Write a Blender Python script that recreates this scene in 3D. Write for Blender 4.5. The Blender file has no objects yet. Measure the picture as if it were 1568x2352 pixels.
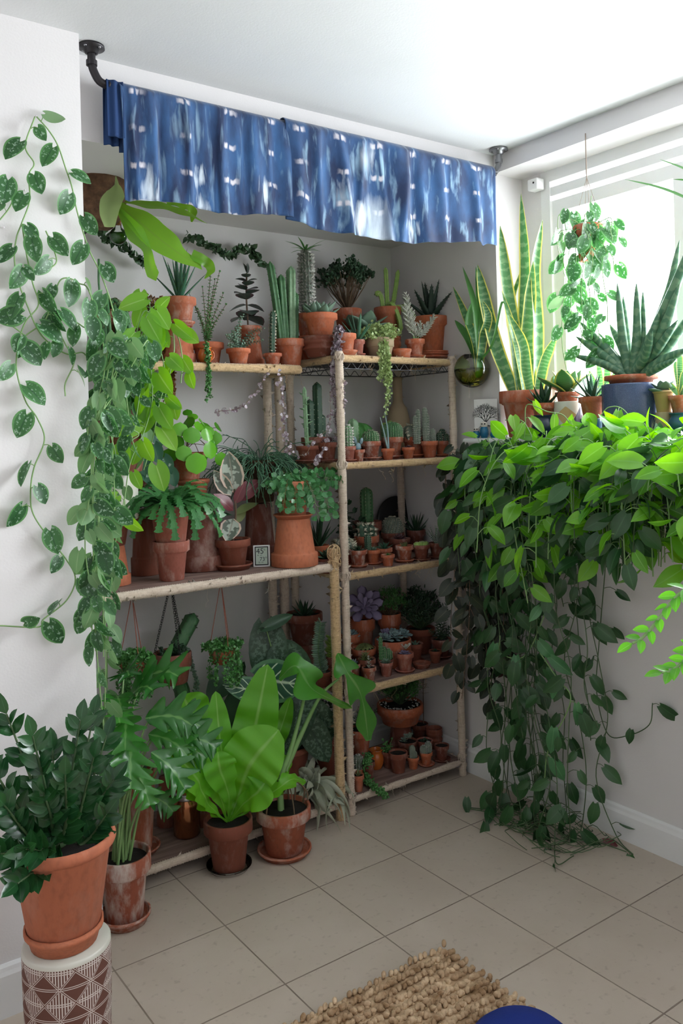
import bpy, math, random
import numpy as np
from mathutils import Vector, Matrix
random.seed(1); np.random.seed(1)
sc=bpy.context.scene
# ---------------------------------------------------------------- camera (measured from the floor tiles: level camera, small roll, vertical shift)
CAMH=1.45; FP=1925.0; CX,CY=784.0,998.0; ROLL=0.0275; YAW=math.atan2(2666,1925)
Fv=np.array([math.cos(YAW),math.sin(YAW),0]); Rv=np.array([math.sin(YAW),-math.cos(YAW),0]); Uv=np.array([0,0,1.]); Cv=np.array([0,0,CAMH])
cam=bpy.data.objects.new('camera',bpy.data.cameras.new('camera')); sc.collection.objects.link(cam); sc.camera=cam
cr,sr=math.cos(ROLL),math.sin(ROLL)
mx=Rv*cr-Uv*sr; my=Rv*sr+Uv*cr; mz=-Fv
cam.matrix_world=Matrix(((mx[0],my[0],mz[0],0),(mx[1],my[1],mz[1],0),(mx[2],my[2],mz[2],CAMH),(0,0,0,1)))
cam.data.sensor_fit='AUTO'; cam.data.sensor_width=36; cam.data.lens=FP/2352*36; cam.data.shift_y=-(1176-CY)/2352; cam.data.clip_start=.05
# ---------------------------------------------------------------- light
w=bpy.data.worlds.new('sky'); sc.world=w; w.use_nodes=True
w.node_tree.nodes['Background'].inputs[0].default_value=(.90,.95,1,1); w.node_tree.nodes['Background'].inputs[1].default_value=5
def area(name,loc,rot,sx,sy,e,col):
    l=bpy.data.lights.new(name,'AREA'); l.shape='RECTANGLE'; l.size=sx; l.size_y=sy; l.energy=e; l.color=col
    o=bpy.data.objects.new(name,l); sc.collection.objects.link(o); o.location=loc; o.rotation_euler=rot; return o
# daylight entering through the window recess, plus fill for the alcove from an added, unseen second window
area('window_daylight',(2.98,1.30,2.02),(0,math.radians(90),0),.95,1.9,98,(.93,.97,1))
area('added_window_fill',(2.98,-.80,1.98),(0,math.radians(90),0),.95,1.7,48,(.92,.95,1))  # added fill lamp, brightens the alcove from the front right
s=bpy.data.lights.new('sun','SUN'); s.energy=9; s.angle=.02; s.color=(1,.96,.88)
so=bpy.data.objects.new('sun',s); sc.collection.objects.link(so)
so.rotation_euler=Vector((-.56,-.20,-1.0)).to_track_quat('-Z','Y').to_euler()
sc.view_settings.view_transform='Standard'; sc.view_settings.look='None'; sc.view_settings.gamma=1; sc.view_settings.use_curve_mapping=False
sc.view_settings.exposure=0.27
sc.cycles.max_bounces=7; sc.cycles.diffuse_bounces=4; sc.cycles.glossy_bounces=3; sc.cycles.transmission_bounces=6; sc.cycles.transparent_max_bounces=8
sc.cycles.caustics_reflective=False; sc.cycles.caustics_refractive=False; sc.cycles.use_denoising=True; sc.cycles.sample_clamp_indirect=6
# ---------------------------------------------------------------- photo pixel -> point on a real surface of the room
def ray(px,py):
    dx=px-CX; dy=-(py-CY); return Fv*FP+Rv*(dx*cr+dy*sr)+Uv*(-dx*sr+dy*cr)
def onz(px,py,z): d=ray(px,py); return Cv+d*((z-CAMH)/d[2])
def ony(px,py,y): d=ray(px,py); return Cv+d*(y/d[1])
def onx(px,py,x): d=ray(px,py); return Cv+d*(x/d[0])
def mpp(P): return float((np.array(P)-Cv)@Fv)/FP      # metres per photo pixel at P
# ---------------------------------------------------------------- objects
def link(o,parent=None):
    sc.collection.objects.link(o)
    if parent is not None: o.parent=parent
    return o
def thing(name,label,cat,loc=(0,0,0),rz=0,group=None):
    o=bpy.data.objects.new(name,None); o.empty_display_size=.02; link(o); o.location=loc; o.rotation_euler=(0,0,rz)
    o['label']=label; o['category']=cat
    if group: o['group']=group
    return o
def tag(o,label,cat,group=None):
    o['label']=label; o['category']=cat
    if group: o['group']=group
    return o
def nrm(a): a=np.asarray(a,float); return a/np.maximum(np.linalg.norm(a,axis=-1,keepdims=True),1e-9)
class G:
    def __init__(s): s.v=[];s.q=[];s.t=[];s.uv=[];s.rn=[];s.mq=[];s.mt=[];s.n=0
    def add(s,V,Q=None,T=None,UV=None,rn=None,m=0):
        V=np.asarray(V,float).reshape(-1,3); k=len(V); s.v.append(V)
        s.uv.append(np.zeros((k,2)) if UV is None else np.asarray(UV,float).reshape(-1,2))
        s.rn.append(np.full(k,random.random()) if rn is None else np.broadcast_to(np.asarray(rn,float),(k,)))
        if Q is not None and len(Q): s.q.append(np.asarray(Q,int)+s.n); s.mq.append(np.full(len(Q),m))
        if T is not None and len(T): s.t.append(np.asarray(T,int)+s.n); s.mt.append(np.full(len(T),m))
        s.n+=k
    def grid(s,P,m=0,cu=False,cv=False,rn=None):       # P[a,b,3]; cu closes a, cv closes b; UV=(b,a)
        P=np.asarray(P,float); a,b=P.shape[:2]
        I=np.arange(a*b).reshape(a,b)
        A=np.vstack([I,I[:1]]) if cu else I
        if cv: A=np.hstack([A,A[:,:1]])
        Q=np.stack([A[:-1,:-1],A[:-1,1:],A[1:,1:],A[1:,:-1]],-1).reshape(-1,4)
        vv,uu=np.meshgrid(np.linspace(0,1,a),np.linspace(0,1,b),indexing='ij')
        s.add(P,Q,UV=np.stack([uu,vv],-1),m=m,rn=rn)
    def tube(s,path,r,seg=6,m=0,ex=None,th=None,cap=True):   # ex: wide direction hint; th: thickness radius for flat sections
        p=np.asarray(path,float); n=len(p); r=np.broadcast_to(np.asarray(r,float),(n,)); th=r if th is None else np.broadcast_to(np.asarray(th,float),(n,))
        T=nrm(np.gradient(p,axis=0)); h=np.array([0,0,1.]) if ex is None else np.asarray(ex,float)
        if ex is None and abs(T[0]@h)>.9: h=np.array([1.,0,0])
        N=np.zeros((n,3)); u=h
        for i in range(n):
            u=u-T[i]*(u@T[i]); L=np.linalg.norm(u)
            if L<1e-4: u=np.cross(T[i],[.3,.9,.1]); L=np.linalg.norm(u)
            u=u/L; N[i]=u
        B=np.cross(T,N); a=np.arange(seg)*2*math.pi/seg
        P=p[:,None]+N[:,None]*(np.cos(a)[None,:,None]*r[:,None,None])+B[:,None]*(np.sin(a)[None,:,None]*th[:,None,None])
        rn=random.random(); s.grid(P,m,cv=True,rn=rn)
        if cap:
            for k in (0,n-1):
                ring=P[k]; c=p[k]; V=np.vstack([ring,c]); T3=[(i,(i+1)%seg,seg) for i in range(seg)]
                s.add(V,T=T3,m=m,rn=rn,UV=np.full((seg+1,2),float(k>0)))
    def blade(s,path,wd,nh,fold=0.,wave=0.,wf=6,nu=5,m=0,cup=0.,ph=None):   # thin ribbon leaf along a path; nh: face direction hint
        p=np.asarray(path,float); n=len(p); T=nrm(np.gradient(p,axis=0)); nh=np.broadcast_to(np.asarray(nh,float),(n,3))
        N=nrm(nh-T*np.sum(nh*T,1,keepdims=True)); X=np.cross(T,N); u=np.linspace(-1,1,nu); wd=np.broadcast_to(np.asarray(wd,float),(n,))
        ph=random.uniform(0,6) if ph is None else ph; v=np.linspace(0,1,n)
        wv=wave*np.sin(v*wf*2*math.pi+ph)[:,None]*(.25+.75*np.abs(u)[None]**1.5)*np.sin(math.pi*np.clip(v*1.05,0,1))[:,None]
        off=(np.abs(u)[None]*fold+cup*u[None]**2)*wd[:,None]+wv
        P=p[:,None]+X[:,None]*(u[None,:,None]*wd[:,None,None])+N[:,None]*off[:,:,None]
        s.grid(P,m)
    def lathe(s,prof,seg=24,c=(0,0,0),m=0,rib=0,ribd=0.,tw=0.,closed=True):
        pr=np.asarray(prof,float); a=np.arange(seg)*2*math.pi/seg
        k=1.-ribd*(1-np.abs(np.cos(a*rib/2)))if rib else np.ones(seg)
        A=a[None]+tw*pr[:,1:2]
        P=np.stack([pr[:,0:1]*k[None]*np.cos(A)+c[0],pr[:,0:1]*k[None]*np.sin(A)+c[1],np.broadcast_to(pr[:,1:2],(len(pr),seg))+c[2]],-1)
        s.grid(P,m,cv=True)
    def box(s,c,d,m=0,R=None):
        V=np.array([(x,y,z) for x in(-.5,.5) for y in(-.5,.5) for z in(-.5,.5)])*np.array(d)
        if R is not None: V=V@np.array(R).T
        s.add(V+np.array(c),[(0,1,3,2),(4,6,7,5),(0,4,5,1),(2,3,7,6),(0,2,6,4),(1,5,7,3)],m=m,rn=random.random())
    def inst(s,tpl,O,D,N,L,W=None,m=0,rn=None):         # many copies of a template: origin, direction, face normal, length, width
        V,Q,T,UV=tpl; O=np.asarray(O,float).reshape(-1,3); k=len(O)
        if k==0: return
        D=nrm(np.broadcast_to(D,(k,3))); N=np.broadcast_to(N,(k,3)).astype(float); N=N-D*np.sum(N*D,1,keepdims=True)
        bad=np.linalg.norm(N,axis=1)<1e-4; N=N.copy(); N[bad]=np.cross(D[bad],[.31,.2,.9]); N=nrm(N); X=np.cross(D,N)
        L=np.broadcast_to(np.asarray(L,float),(k,)); W=L if W is None else np.broadcast_to(np.asarray(W,float),(k,))
        P=O[:,None]+X[:,None]*(V[None,:,0:1]*W[:,None,None])+D[:,None]*(V[None,:,1:2]*L[:,None,None])+N[:,None]*(V[None,:,2:3]*L[:,None,None])
        nv=len(V); off=(np.arange(k)*nv)[:,None,None]
        q=(np.asarray(Q)[None]+off).reshape(-1,4) if len(Q) else None; t=(np.asarray(T)[None]+off).reshape(-1,3) if len(T) else None
        r=np.random.rand(k) if rn is None else np.broadcast_to(rn,(k,))
        s.add(P.reshape(-1,3),q,t,np.tile(UV,(k,1)),np.repeat(r,nv),m)
    def build(s,name,mats,parent=None,smooth=True,loc=None):
        me=bpy.data.meshes.new(name)
        if s.n:
            V=np.concatenate(s.v); UV=np.concatenate(s.uv); RN=np.concatenate(s.rn)
            q=np.concatenate(s.q) if s.q else np.zeros((0,4),int); t=np.concatenate(s.t) if s.t else np.zeros((0,3),int)
            li=np.concatenate([q.ravel(),t.ravel()]).astype(np.int32); nf=len(q)+len(t)
            me.vertices.add(len(V)); me.vertices.foreach_set('co',V.astype(np.float32).ravel()); me.loops.add(len(li)); me.loops.foreach_set('vertex_index',li)
            me.polygons.add(nf); ls=np.concatenate([np.arange(len(q))*4,len(q)*4+np.arange(len(t))*3]).astype(np.int32)
            me.polygons.foreach_set('loop_start',ls)
            mi=np.concatenate([*(s.mq or [np.zeros(0)]),*(s.mt or [np.zeros(0)])]).astype(np.int32); me.polygons.foreach_set('material_index',mi)
            me.polygons.foreach_set('use_smooth',np.full(nf,smooth))
            uvl=me.uv_layers.new(name='UVMap'); uvl.data.foreach_set('uv',UV[li].astype(np.float32).ravel())
            at=me.attributes.new('rnd','FLOAT','POINT'); at.data.foreach_set('value',RN.astype(np.float32)); me.update(calc_edges=True); me.validate()
        for m in (mats if isinstance(mats,(list,tuple)) else [mats]): me.materials.append(M[m] if isinstance(m,str) else m)
        o=bpy.data.objects.new(name,me); link(o,parent)
        if loc is not None: o.location=loc
        return o
def struct(name,g,m,smooth=False):
    o=g.build(name,m,smooth=smooth); o['kind']='structure'; return o
def spline(pts,n=24):
    p=np.asarray(pts,float); k=len(p)
    if k==2: return p[0]+(p[1]-p[0])*np.linspace(0,1,n)[:,None]
    e=np.vstack([2*p[0]-p[1],p,2*p[-1]-p[-2]]); t=np.linspace(0,k-1-1e-6,n); i=t.astype(int); f=(t-i)[:,None]
    a,b,c,d=e[i],e[i+1],e[i+2],e[i+3]
    return .5*((2*b)+(c-a)*f+(2*a-5*b+4*c-d)*f*f+(3*b-a-3*c+d)*f**3)
# ---------------------------------------------------------------- materials
M={}
class NT:
    def __init__(s,name):
        s.m=bpy.data.materials.new(name); s.m.use_nodes=True; s.t=s.m.node_tree; s.p=s.t.nodes['Principled BSDF']; s.o=s.t.nodes['Material Output']; M[name]=s.m
    def n(s,ty,**k):
        x=s.t.nodes.new(ty)
        for a,b in k.items():
            if a.startswith('i_'):
                key=a[2:]; key=int(key) if key.isdigit() else key; s.set(x.inputs[key],b)
            else: setattr(x,a,b)
        return x
    def set(s,inp,b):
        if isinstance(b,bpy.types.NodeSocket): s.t.links.new(b,inp)
        else: inp.default_value=b
    def math(s,op,a,b=0.,c=0.,clamp=False):
        x=s.n('ShaderNodeMath',operation=op,use_clamp=clamp); s.set(x.inputs[0],a); s.set(x.inputs[1],b); s.set(x.inputs[2],c); return x.outputs[0]
    def mix(s,f,a,b):
        x=s.n('ShaderNodeMix',data_type='RGBA'); s.set(x.inputs[0],f); s.set(x.inputs[6],C4(a)); s.set(x.inputs[7],C4(b)); return x.outputs[2]
    def ramp(s,f,a,b): x=s.n('ShaderNodeMapRange',clamp=True); s.set(x.inputs[0],f); x.inputs[1].default_value=a; x.inputs[2].default_value=b; return x.outputs[0]
    def noise(s,scale,det=2,co='Object',rough=.5,sc3=None):
        tc=s.n('ShaderNodeTexCoord'); v=tc.outputs[co]
        if sc3: mp=s.n('ShaderNodeMapping'); s.set(mp.inputs[0],v); mp.inputs[3].default_value=sc3; v=mp.outputs[0]
        x=s.n('ShaderNodeTexNoise'); s.set(x.inputs['Vector'],v); x.inputs['Scale'].default_value=scale; x.inputs['Detail'].default_value=det; x.inputs['Roughness'].default_value=rough; return x.outputs[0]
    def bump(s,h,d=.002,st=1): x=s.n('ShaderNodeBump'); s.set(x.inputs['Height'],h); x.inputs['Distance'].default_value=d; x.inputs['Strength'].default_value=st; s.set(s.p.inputs['Normal'],x.outputs[0])
    def col(s,c): s.set(s.p.inputs['Base Color'],C4(c))
    def rough(s,r): s.set(s.p.inputs['Roughness'],r)
def C4(c): return (*c,1) if isinstance(c,tuple) and len(c)==3 else c
def srgb(r,g,b): f=lambda c:(c/255/12.92 if c/255<=.04045 else ((c/255+.055)/1.055)**2.4); return (f(r),f(g),f(b))
def plain(name,c,r=.6,metal=0,**k):
    a=NT(name); a.col(c); a.rough(r); a.p.inputs['Metallic'].default_value=metal
    for i,v in k.items(): a.p.inputs[i.replace('_',' ')].default_value=v
    return a
def paint(name,c,c2,sc_=3):
    a=NT(name); f=a.ramp(a.noise(sc_,4),.35,.7); a.col(a.mix(f,c,c2)); a.rough(.75); a.bump(a.noise(160,2),.0006,.5)
paint('wall_white',(.74,.715,.71),(.715,.69,.69)); paint('ceiling_white',(.74,.745,.75),(.71,.715,.72)); paint('trim_white',(.82,.82,.82),(.79,.79,.79))
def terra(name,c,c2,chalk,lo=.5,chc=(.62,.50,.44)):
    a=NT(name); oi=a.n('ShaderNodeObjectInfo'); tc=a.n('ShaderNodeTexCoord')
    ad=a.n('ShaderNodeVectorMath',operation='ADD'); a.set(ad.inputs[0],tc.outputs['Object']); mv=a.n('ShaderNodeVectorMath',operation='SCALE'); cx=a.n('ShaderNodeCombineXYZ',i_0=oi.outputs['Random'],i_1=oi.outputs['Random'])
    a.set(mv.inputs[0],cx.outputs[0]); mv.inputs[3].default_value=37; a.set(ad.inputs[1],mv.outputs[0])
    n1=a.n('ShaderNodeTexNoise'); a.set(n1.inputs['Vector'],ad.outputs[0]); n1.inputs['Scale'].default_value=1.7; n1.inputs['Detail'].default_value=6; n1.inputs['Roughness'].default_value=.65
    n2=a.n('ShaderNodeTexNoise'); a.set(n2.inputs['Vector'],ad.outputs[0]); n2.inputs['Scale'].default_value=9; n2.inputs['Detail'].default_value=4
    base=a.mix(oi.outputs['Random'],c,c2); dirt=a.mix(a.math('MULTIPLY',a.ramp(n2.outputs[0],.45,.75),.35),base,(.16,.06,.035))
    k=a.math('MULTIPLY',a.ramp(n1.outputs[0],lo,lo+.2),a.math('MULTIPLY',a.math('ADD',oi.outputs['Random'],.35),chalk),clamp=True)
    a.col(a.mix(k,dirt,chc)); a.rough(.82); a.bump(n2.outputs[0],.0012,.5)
terra('terracotta',(.56,.155,.065),(.44,.115,.055),.45)
terra('terracotta_chalky',(.44,.125,.06),(.36,.10,.055),.85,.47)
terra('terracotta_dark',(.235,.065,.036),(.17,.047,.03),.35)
terra('terracotta_smooth',(.50,.155,.075),(.46,.14,.07),.12)
terra('terracotta_pink',(.36,.11,.07),(.32,.10,.075),.8,.5,(.55,.38,.33))
def leafm(name,c,c2,rib=None,edge=None,tr=.3,rough=.38,spot=None,spsc=90,spth=.56,stripe=None,stf=30,spec=.5,under=None,veins=False):
    a=NT(name); rn=a.n('ShaderNodeAttribute',attribute_name='rnd'); uv=a.n('ShaderNodeUVMap'); sp=a.n('ShaderNodeSeparateXYZ'); a.set(sp.inputs[0],uv.outputs[0])
    u=a.math('ABSOLUTE',a.math('SUBTRACT',sp.outputs[0],.5)); n=a.noise(25,2)
    k=a.math('ADD',a.math('MULTIPLY',rn.outputs['Fac'],.65),a.math('MULTIPLY',n,.35)); col=a.mix(k,c,c2)
    if stripe is not None:
        st=a.math('SINE',a.math('ADD',a.math('MULTIPLY',sp.outputs[1],stf*6.283),a.math('MULTIPLY',a.noise(40,2),9.))); col=a.mix(a.ramp(st,.0,.7),col,stripe)
    if spot is not None:
        col=a.mix(a.math('MULTIPLY',a.ramp(a.noise(spsc,2,rough=.6),spth,spth+.05),a.ramp(u,.49,.36)),col,spot)
    if veins:   # pale side veins branching from the midrib
        vn=a.math('SINE',a.math('MULTIPLY',a.math('SUBTRACT',sp.outputs[1],a.math('MULTIPLY',u,.75)),6.283*veins)); col=a.mix(a.math('MULTIPLY',a.ramp(vn,.8,.98),.9),col,rib)
    if rib is not None: col=a.mix(a.math('MULTIPLY',a.ramp(u,.05,.015),.75),col,rib)
    if edge is not None: col=a.mix(a.ramp(u,.385,.42),col,edge)
    if under is not None: ge=a.n('ShaderNodeNewGeometry'); col=a.mix(ge.outputs['Backfacing'],col,under)
    a.col(col); a.rough(rough); a.p.inputs['Specular IOR Level'].default_value=spec
    if tr>0:
        t=a.n('ShaderNodeBsdfTranslucent'); hs=a.n('ShaderNodeHueSaturation',i_Hue=.485,i_Saturation=1.15,i_Value=1.9); a.set(hs.inputs['Color'],col); a.set(t.inputs[0],hs.outputs[0])
        mxs=a.n('ShaderNodeMixShader'); mxs.inputs[0].default_value=tr; a.t.links.new(a.p.outputs[0],mxs.inputs[1]); a.t.links.new(t.outputs[0],mxs.inputs[2]); a.t.links.new(mxs.outputs[0],a.o.inputs[0])
    return a
leafm('leaf_scindapsus',(.018,.075,.025),(.055,.17,.055),rib=(.02,.07,.03),spot=(.25,.38,.27),spsc=110,spth=.57,edge=(.10,.26,.09),under=(.19,.32,.16),tr=.22)
leafm('leaf_lime',(.24,.50,.05),(.15,.38,.05),rib=(.40,.60,.18),tr=.4,rough=.42)
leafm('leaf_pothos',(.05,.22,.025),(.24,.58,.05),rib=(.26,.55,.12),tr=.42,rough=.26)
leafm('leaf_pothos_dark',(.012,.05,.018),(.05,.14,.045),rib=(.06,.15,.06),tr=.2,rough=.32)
leafm('leaf_micans',(.012,.02,.014),(.03,.045,.024),rib=(.08,.09,.05),tr=.12,rough=.42,under=(.10,.045,.04))
leafm('leaf_zz',(.010,.05,.02),(.03,.115,.03),rib=(.05,.15,.06),tr=.10,rough=.22)
leafm('leaf_zz_bright',(.10,.36,.05),(.14,.44,.06),rib=(.2,.5,.12),tr=.45,rough=.3)  # brighter copy of the zz green, sunlight put into the colour
leafm('leaf_fern',(.13,.43,.03),(.19,.52,.04),rib=(.36,.62,.16),tr=.35,rough=.34)
leafm('leaf_xanadu',(.016,.10,.02),(.06,.25,.035),rib=(.16,.36,.10),tr=.13,rough=.22)
leafm('leaf_monstera',(.045,.21,.045),(.10,.34,.045),rib=(.2,.42,.12),tr=.35,rough=.2)
leafm('leaf_pilea',(.035,.20,.012),(.16,.48,.03),rib=None,tr=.12,rough=.2)
leafm('leaf_holiday',(.04,.17,.05),(.08,.25,.08),rib=(.10,.28,.1),tr=.2,rough=.3)
leafm('leaf_peperomia',(.055,.19,.07),(.10,.28,.11),tr=.2,rough=.3,rib=(.14,.34,.16),under=(.14,.3,.14))
leafm('leaf_watermelon',(.04,.13,.08),(.05,.15,.09),stripe=(.42,.55,.48),stf=0.0,tr=.15,rough=.25,veins=0,rib=(.08,.2,.1),edge=(.05,.14,.08))
leafm('leaf_silver',(.022,.055,.032),(.04,.085,.045),rib=(.015,.04,.025),spot=(.10,.17,.12),spsc=75,spth=.50,tr=.15,under=(.10,.19,.12))
leafm('leaf_alocasia',(.02,.085,.055),(.03,.10,.06),rib=(.70,.80,.62),veins=5,tr=.15,rough=.28,edge=(.10,.22,.12))
leafm('leaf_rubber',(.10,.13,.10),(.16,.19,.15),rib=(.35,.33,.26),spot=(.50,.56,.48),spsc=30,spth=.5,edge=(.78,.60,.50),tr=.2,rough=.28,under=(.20,.05,.07))
leafm('leaf_rubber_red',(.16,.035,.05),(.22,.06,.07),rib=(.34,.12,.12),tr=.2,rough=.26,under=(.10,.10,.07))
leafm('leaf_snake',(.05,.16,.06),(.08,.23,.08),stripe=(.15,.29,.13),stf=24,edge=(.74,.68,.16),tr=.18,rough=.33)
leafm('leaf_cyl',(.065,.17,.10),(.09,.21,.12),stripe=(.17,.29,.17),stf=10,tr=.08,rough=.4)
leafm('leaf_mistletoe',(.04,.13,.07),(.12,.25,.15),tr=.0,rough=.4)
leafm('leaf_hoya',(.03,.08,.035),(.07,.14,.06),tr=.0,rough=.4)
leafm('leaf_pale_back',(.12,.25,.10),(.20,.36,.16),rib=(.26,.40,.2),tr=.3,rough=.5)
leafm('leaf_stag',(.22,.46,.04),(.16,.38,.05),rib=(.20,.38,.06),tr=.45,rough=.3)
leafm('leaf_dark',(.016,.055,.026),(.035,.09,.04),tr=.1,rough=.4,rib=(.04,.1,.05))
leafm('leaf_aloe',(.035,.115,.07),(.05,.15,.085),tr=.05,rough=.35)
leafm('leaf_aloe_black',(.018,.04,.03),(.03,.06,.04),tr=.0,rough=.5,spot=(.12,.16,.13),spsc=140,spth=.66)
leafm('leaf_grey',(.22,.31,.25),(.30,.39,.31),tr=.05,rough=.6)
leafm('leaf_greygreen',(.12,.21,.15),(.19,.28,.20),tr=.05,rough=.55)
leafm('leaf_blue',(.20,.31,.33),(.27,.38,.39),tr=.03,rough=.6)
leafm('leaf_lavender',(.24,.19,.34),(.30,.25,.40),tr=.05,rough=.6)
leafm('leaf_white',(.42,.43,.38),(.54,.54,.47),tr=.03,rough=.75)
leafm('leaf_purple',(.20,.13,.17),(.38,.30,.34),tr=.12,rough=.5,spot=(.50,.47,.50),spsc=120,spth=.5)
leafm('leaf_brown',(.20,.07,.03),(.30,.16,.05),tr=.1,rough=.5)
leafm('leaf_turtle',(.28,.40,.14),(.42,.50,.24),tr=.15,rough=.45)
leafm('leaf_green',(.055,.20,.05),(.10,.28,.07),tr=.12,rough=.38)
leafm('leaf_yellowgreen',(.26,.42,.08),(.34,.50,.11),tr=.12,rough=.42)
leafm('leaf_olive',(.16,.20,.08),(.24,.27,.10),tr=.1,rough=.45)
leafm('leaf_mauve_dark',(.10,.05,.06),(.16,.08,.09),tr=.05,rough=.45)
leafm('leaf_kalanchoe',(.055,.09,.075),(.10,.13,.10),rib=(.14,.17,.13),tr=.1,rough=.38,edge=(.14,.07,.09))
leafm('leaf_zebra',(.03,.08,.045),(.04,.10,.05),stripe=(.60,.64,.58),stf=12,tr=.0,rough=.5)
leafm('leaf_tillandsia',(.40,.43,.33),(.50,.52,.42),tr=.1,rough=.75)
leafm('stem_green',(.20,.36,.12),(.28,.44,.18),tr=0,rough=.5)
leafm('stem_dark',(.05,.10,.04),(.09,.15,.06),tr=0,rough=.5)
leafm('stem_brown',(.13,.08,.05),(.19,.12,.07),tr=0,rough=.7)
def cactus(name,c,c2,rib=(.3,.36,.25)):
    a=NT(name); n=a.noise(60,3); uv=a.n('ShaderNodeUVMap'); a.col(a.mix(a.ramp(n,.35,.65),c,c2)); a.rough(.5); a.bump(a.noise(220,2),.0008,.6)
cactus('cactus_green',(.05,.15,.06),(.08,.21,.08)); cactus('cactus_pale',(.16,.30,.16),(.24,.38,.22)); cactus('cactus_dark',(.025,.07,.04),(.045,.10,.055))
cactus('cactus_blue',(.13,.22,.26),(.20,.29,.33)); cactus('cactus_grey',(.14,.18,.14),(.20,.23,.18)); cactus('cactus_lime',(.24,.40,.09),(.32,.48,.12)); cactus('cactus_bright',(.06,.24,.05),(.10,.32,.08))
plain('spine',(.62,.58,.45),.6); plain('spine_dark',(.07,.05,.045),.6); plain('wool',(.62,.60,.56),.9)
a=NT('soil'); a.col(a.mix(a.ramp(a.noise(260,3),.62,.68),(.022,.015,.012),(.28,.24,.20))); a.rough(.95); a.bump(a.noise(120,4),.006,1)
def jute(name,c,c2,c3):
    a=NT(name); tc=a.n('ShaderNodeTexCoord'); oi=a.noise(7,2); n=a.noise(120,4,rough=.7); st=a.noise(30,3,sc3=(1,1,14))
    col=a.mix(a.ramp(st,.35,.65),c,c2); a.col(a.mix(a.math('MULTIPLY',a.ramp(n,.5,.7),.6),col,c3)); a.rough(.95); a.bump(n,.002,.9); a.p.inputs['Sheen Weight'].default_value=.3
jute('jute',(.50,.33,.17),(.68,.48,.27),(.22,.13,.07)); jute('jute_pale',(.58,.46,.36),(.68,.57,.47),(.38,.28,.21))
a=NT('board'); a.col(a.mix(a.ramp(a.noise(6,5,sc3=(1,9,9)),.35,.65),(.17,.10,.085),(.30,.20,.17))); a.rough(.7); a.bump(a.noise(30,4,sc3=(1,12,12)),.001,.5)
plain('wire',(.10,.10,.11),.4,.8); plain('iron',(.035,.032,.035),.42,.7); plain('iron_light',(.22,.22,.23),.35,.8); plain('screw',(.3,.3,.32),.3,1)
a=NT('tile'); br=a.n('ShaderNodeTexBrick',offset=0.,squash=1.); tc=a.n('ShaderNodeTexCoord'); mp=a.n('ShaderNodeMapping'); a.set(mp.inputs[0],tc.outputs['Object']); a.set(br.inputs['Vector'],mp.outputs[0])
mp.inputs[1].default_value=(-.13/1,-.215/1,0)
br.inputs['Scale'].default_value=1; br.inputs['Mortar Size'].default_value=.0022; br.inputs['Mortar Smooth'].default_value=.3; br.inputs['Brick Width'].default_value=.3385; br.inputs['Row Height'].default_value=.3375; br.inputs['Bias'].default_value=0
br.inputs['Color1'].default_value=(.60,.51,.43,1); br.inputs['Color2'].default_value=(.56,.475,.40,1); br.inputs['Mortar'].default_value=(.22,.17,.135,1)
cl=a.mix(a.math('MULTIPLY',a.ramp(a.noise(3.2,6,rough=.6),.35,.7),.5),br.outputs[0],(.46,.375,.30)); cl=a.mix(a.math('MULTIPLY',a.ramp(a.noise(45,3),.60,.72),.3),cl,(.24,.18,.14))
a.col(cl); a.rough(a.math('ADD',.36,a.math('MULTIPLY',a.noise(9,3),.2))); bm=a.n('ShaderNodeBump',invert=True); a.set(bm.inputs['Height'],br.outputs['Fac']); bm.inputs['Distance'].default_value=.002; a.set(a.p.inputs['Normal'],bm.outputs[0])
TILE_MAP=mp
a=NT('rug'); a.col(a.mix(a.ramp(a.noise(22,4),.3,.7),(.30,.17,.08),(.78,.57,.37))); a.rough(.95); a.bump(a.noise(220,3,sc3=(1,3,1)),.002,1)
a=NT('blue_cloth'); a.col((.004,.022,.20)); a.rough(.95); a.bump(a.noise(400,2),.001,1)
# clear glass and water: transparent with fresnel gloss, so light passes
def glass(name,tint,gl=.5):
    a=NT(name); t=a.n('ShaderNodeBsdfTransparent'); t.inputs[0].default_value=(*tint,1); gg=a.n('ShaderNodeBsdfGlossy'); gg.inputs['Roughness'].default_value=.03
    fr=a.n('ShaderNodeFresnel'); fr.inputs[0].default_value=1.45; mxs=a.n('ShaderNodeMixShader'); a.set(mxs.inputs[0],a.math('MULTIPLY',fr.outputs[0],gl,clamp=True)); a.t.links.new(t.outputs[0],mxs.inputs[1]); a.t.links.new(gg.outputs[0],mxs.inputs[2]); a.t.links.new(mxs.outputs[0],a.o.inputs[0])
glass('glass',(.96,.97,.96),1.3); glass('pane',(.98,.99,.99),.4); glass('water',(.62,.60,.18),1.); 
plain('copper_glass',(.42,.17,.08),.16,.85); plain('cork',(.42,.14,.05),.8); plain('zinc',(.55,.55,.58),.3,.9); plain('moss',(.03,.12,.02),.9)
plain('white_plastic',(.8,.8,.8),.35); plain('black',(.012,.012,.013),.5); plain('lcd',(.42,.50,.42),.3); plain('pearl',(.85,.8,.82),.2)
a=NT('coir'); a.col(a.mix(a.ramp(a.noise(35,5),.3,.7),(.075,.035,.02),(.22,.115,.06))); a.rough(.95); a.bump(a.noise(90,5),.01,1)
a=NT('blue_glaze'); vo=a.n('ShaderNodeTexVoronoi',feature='DISTANCE_TO_EDGE'); tcx=a.n('ShaderNodeTexCoord'); a.set(vo.inputs['Vector'],tcx.outputs['Object']); vo.inputs['Scale'].default_value=90
a.col(a.mix(a.ramp(vo.outputs[0],.02,.12),(.12,.17,.30),(.025,.04,.10))); a.rough(.16)
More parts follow.
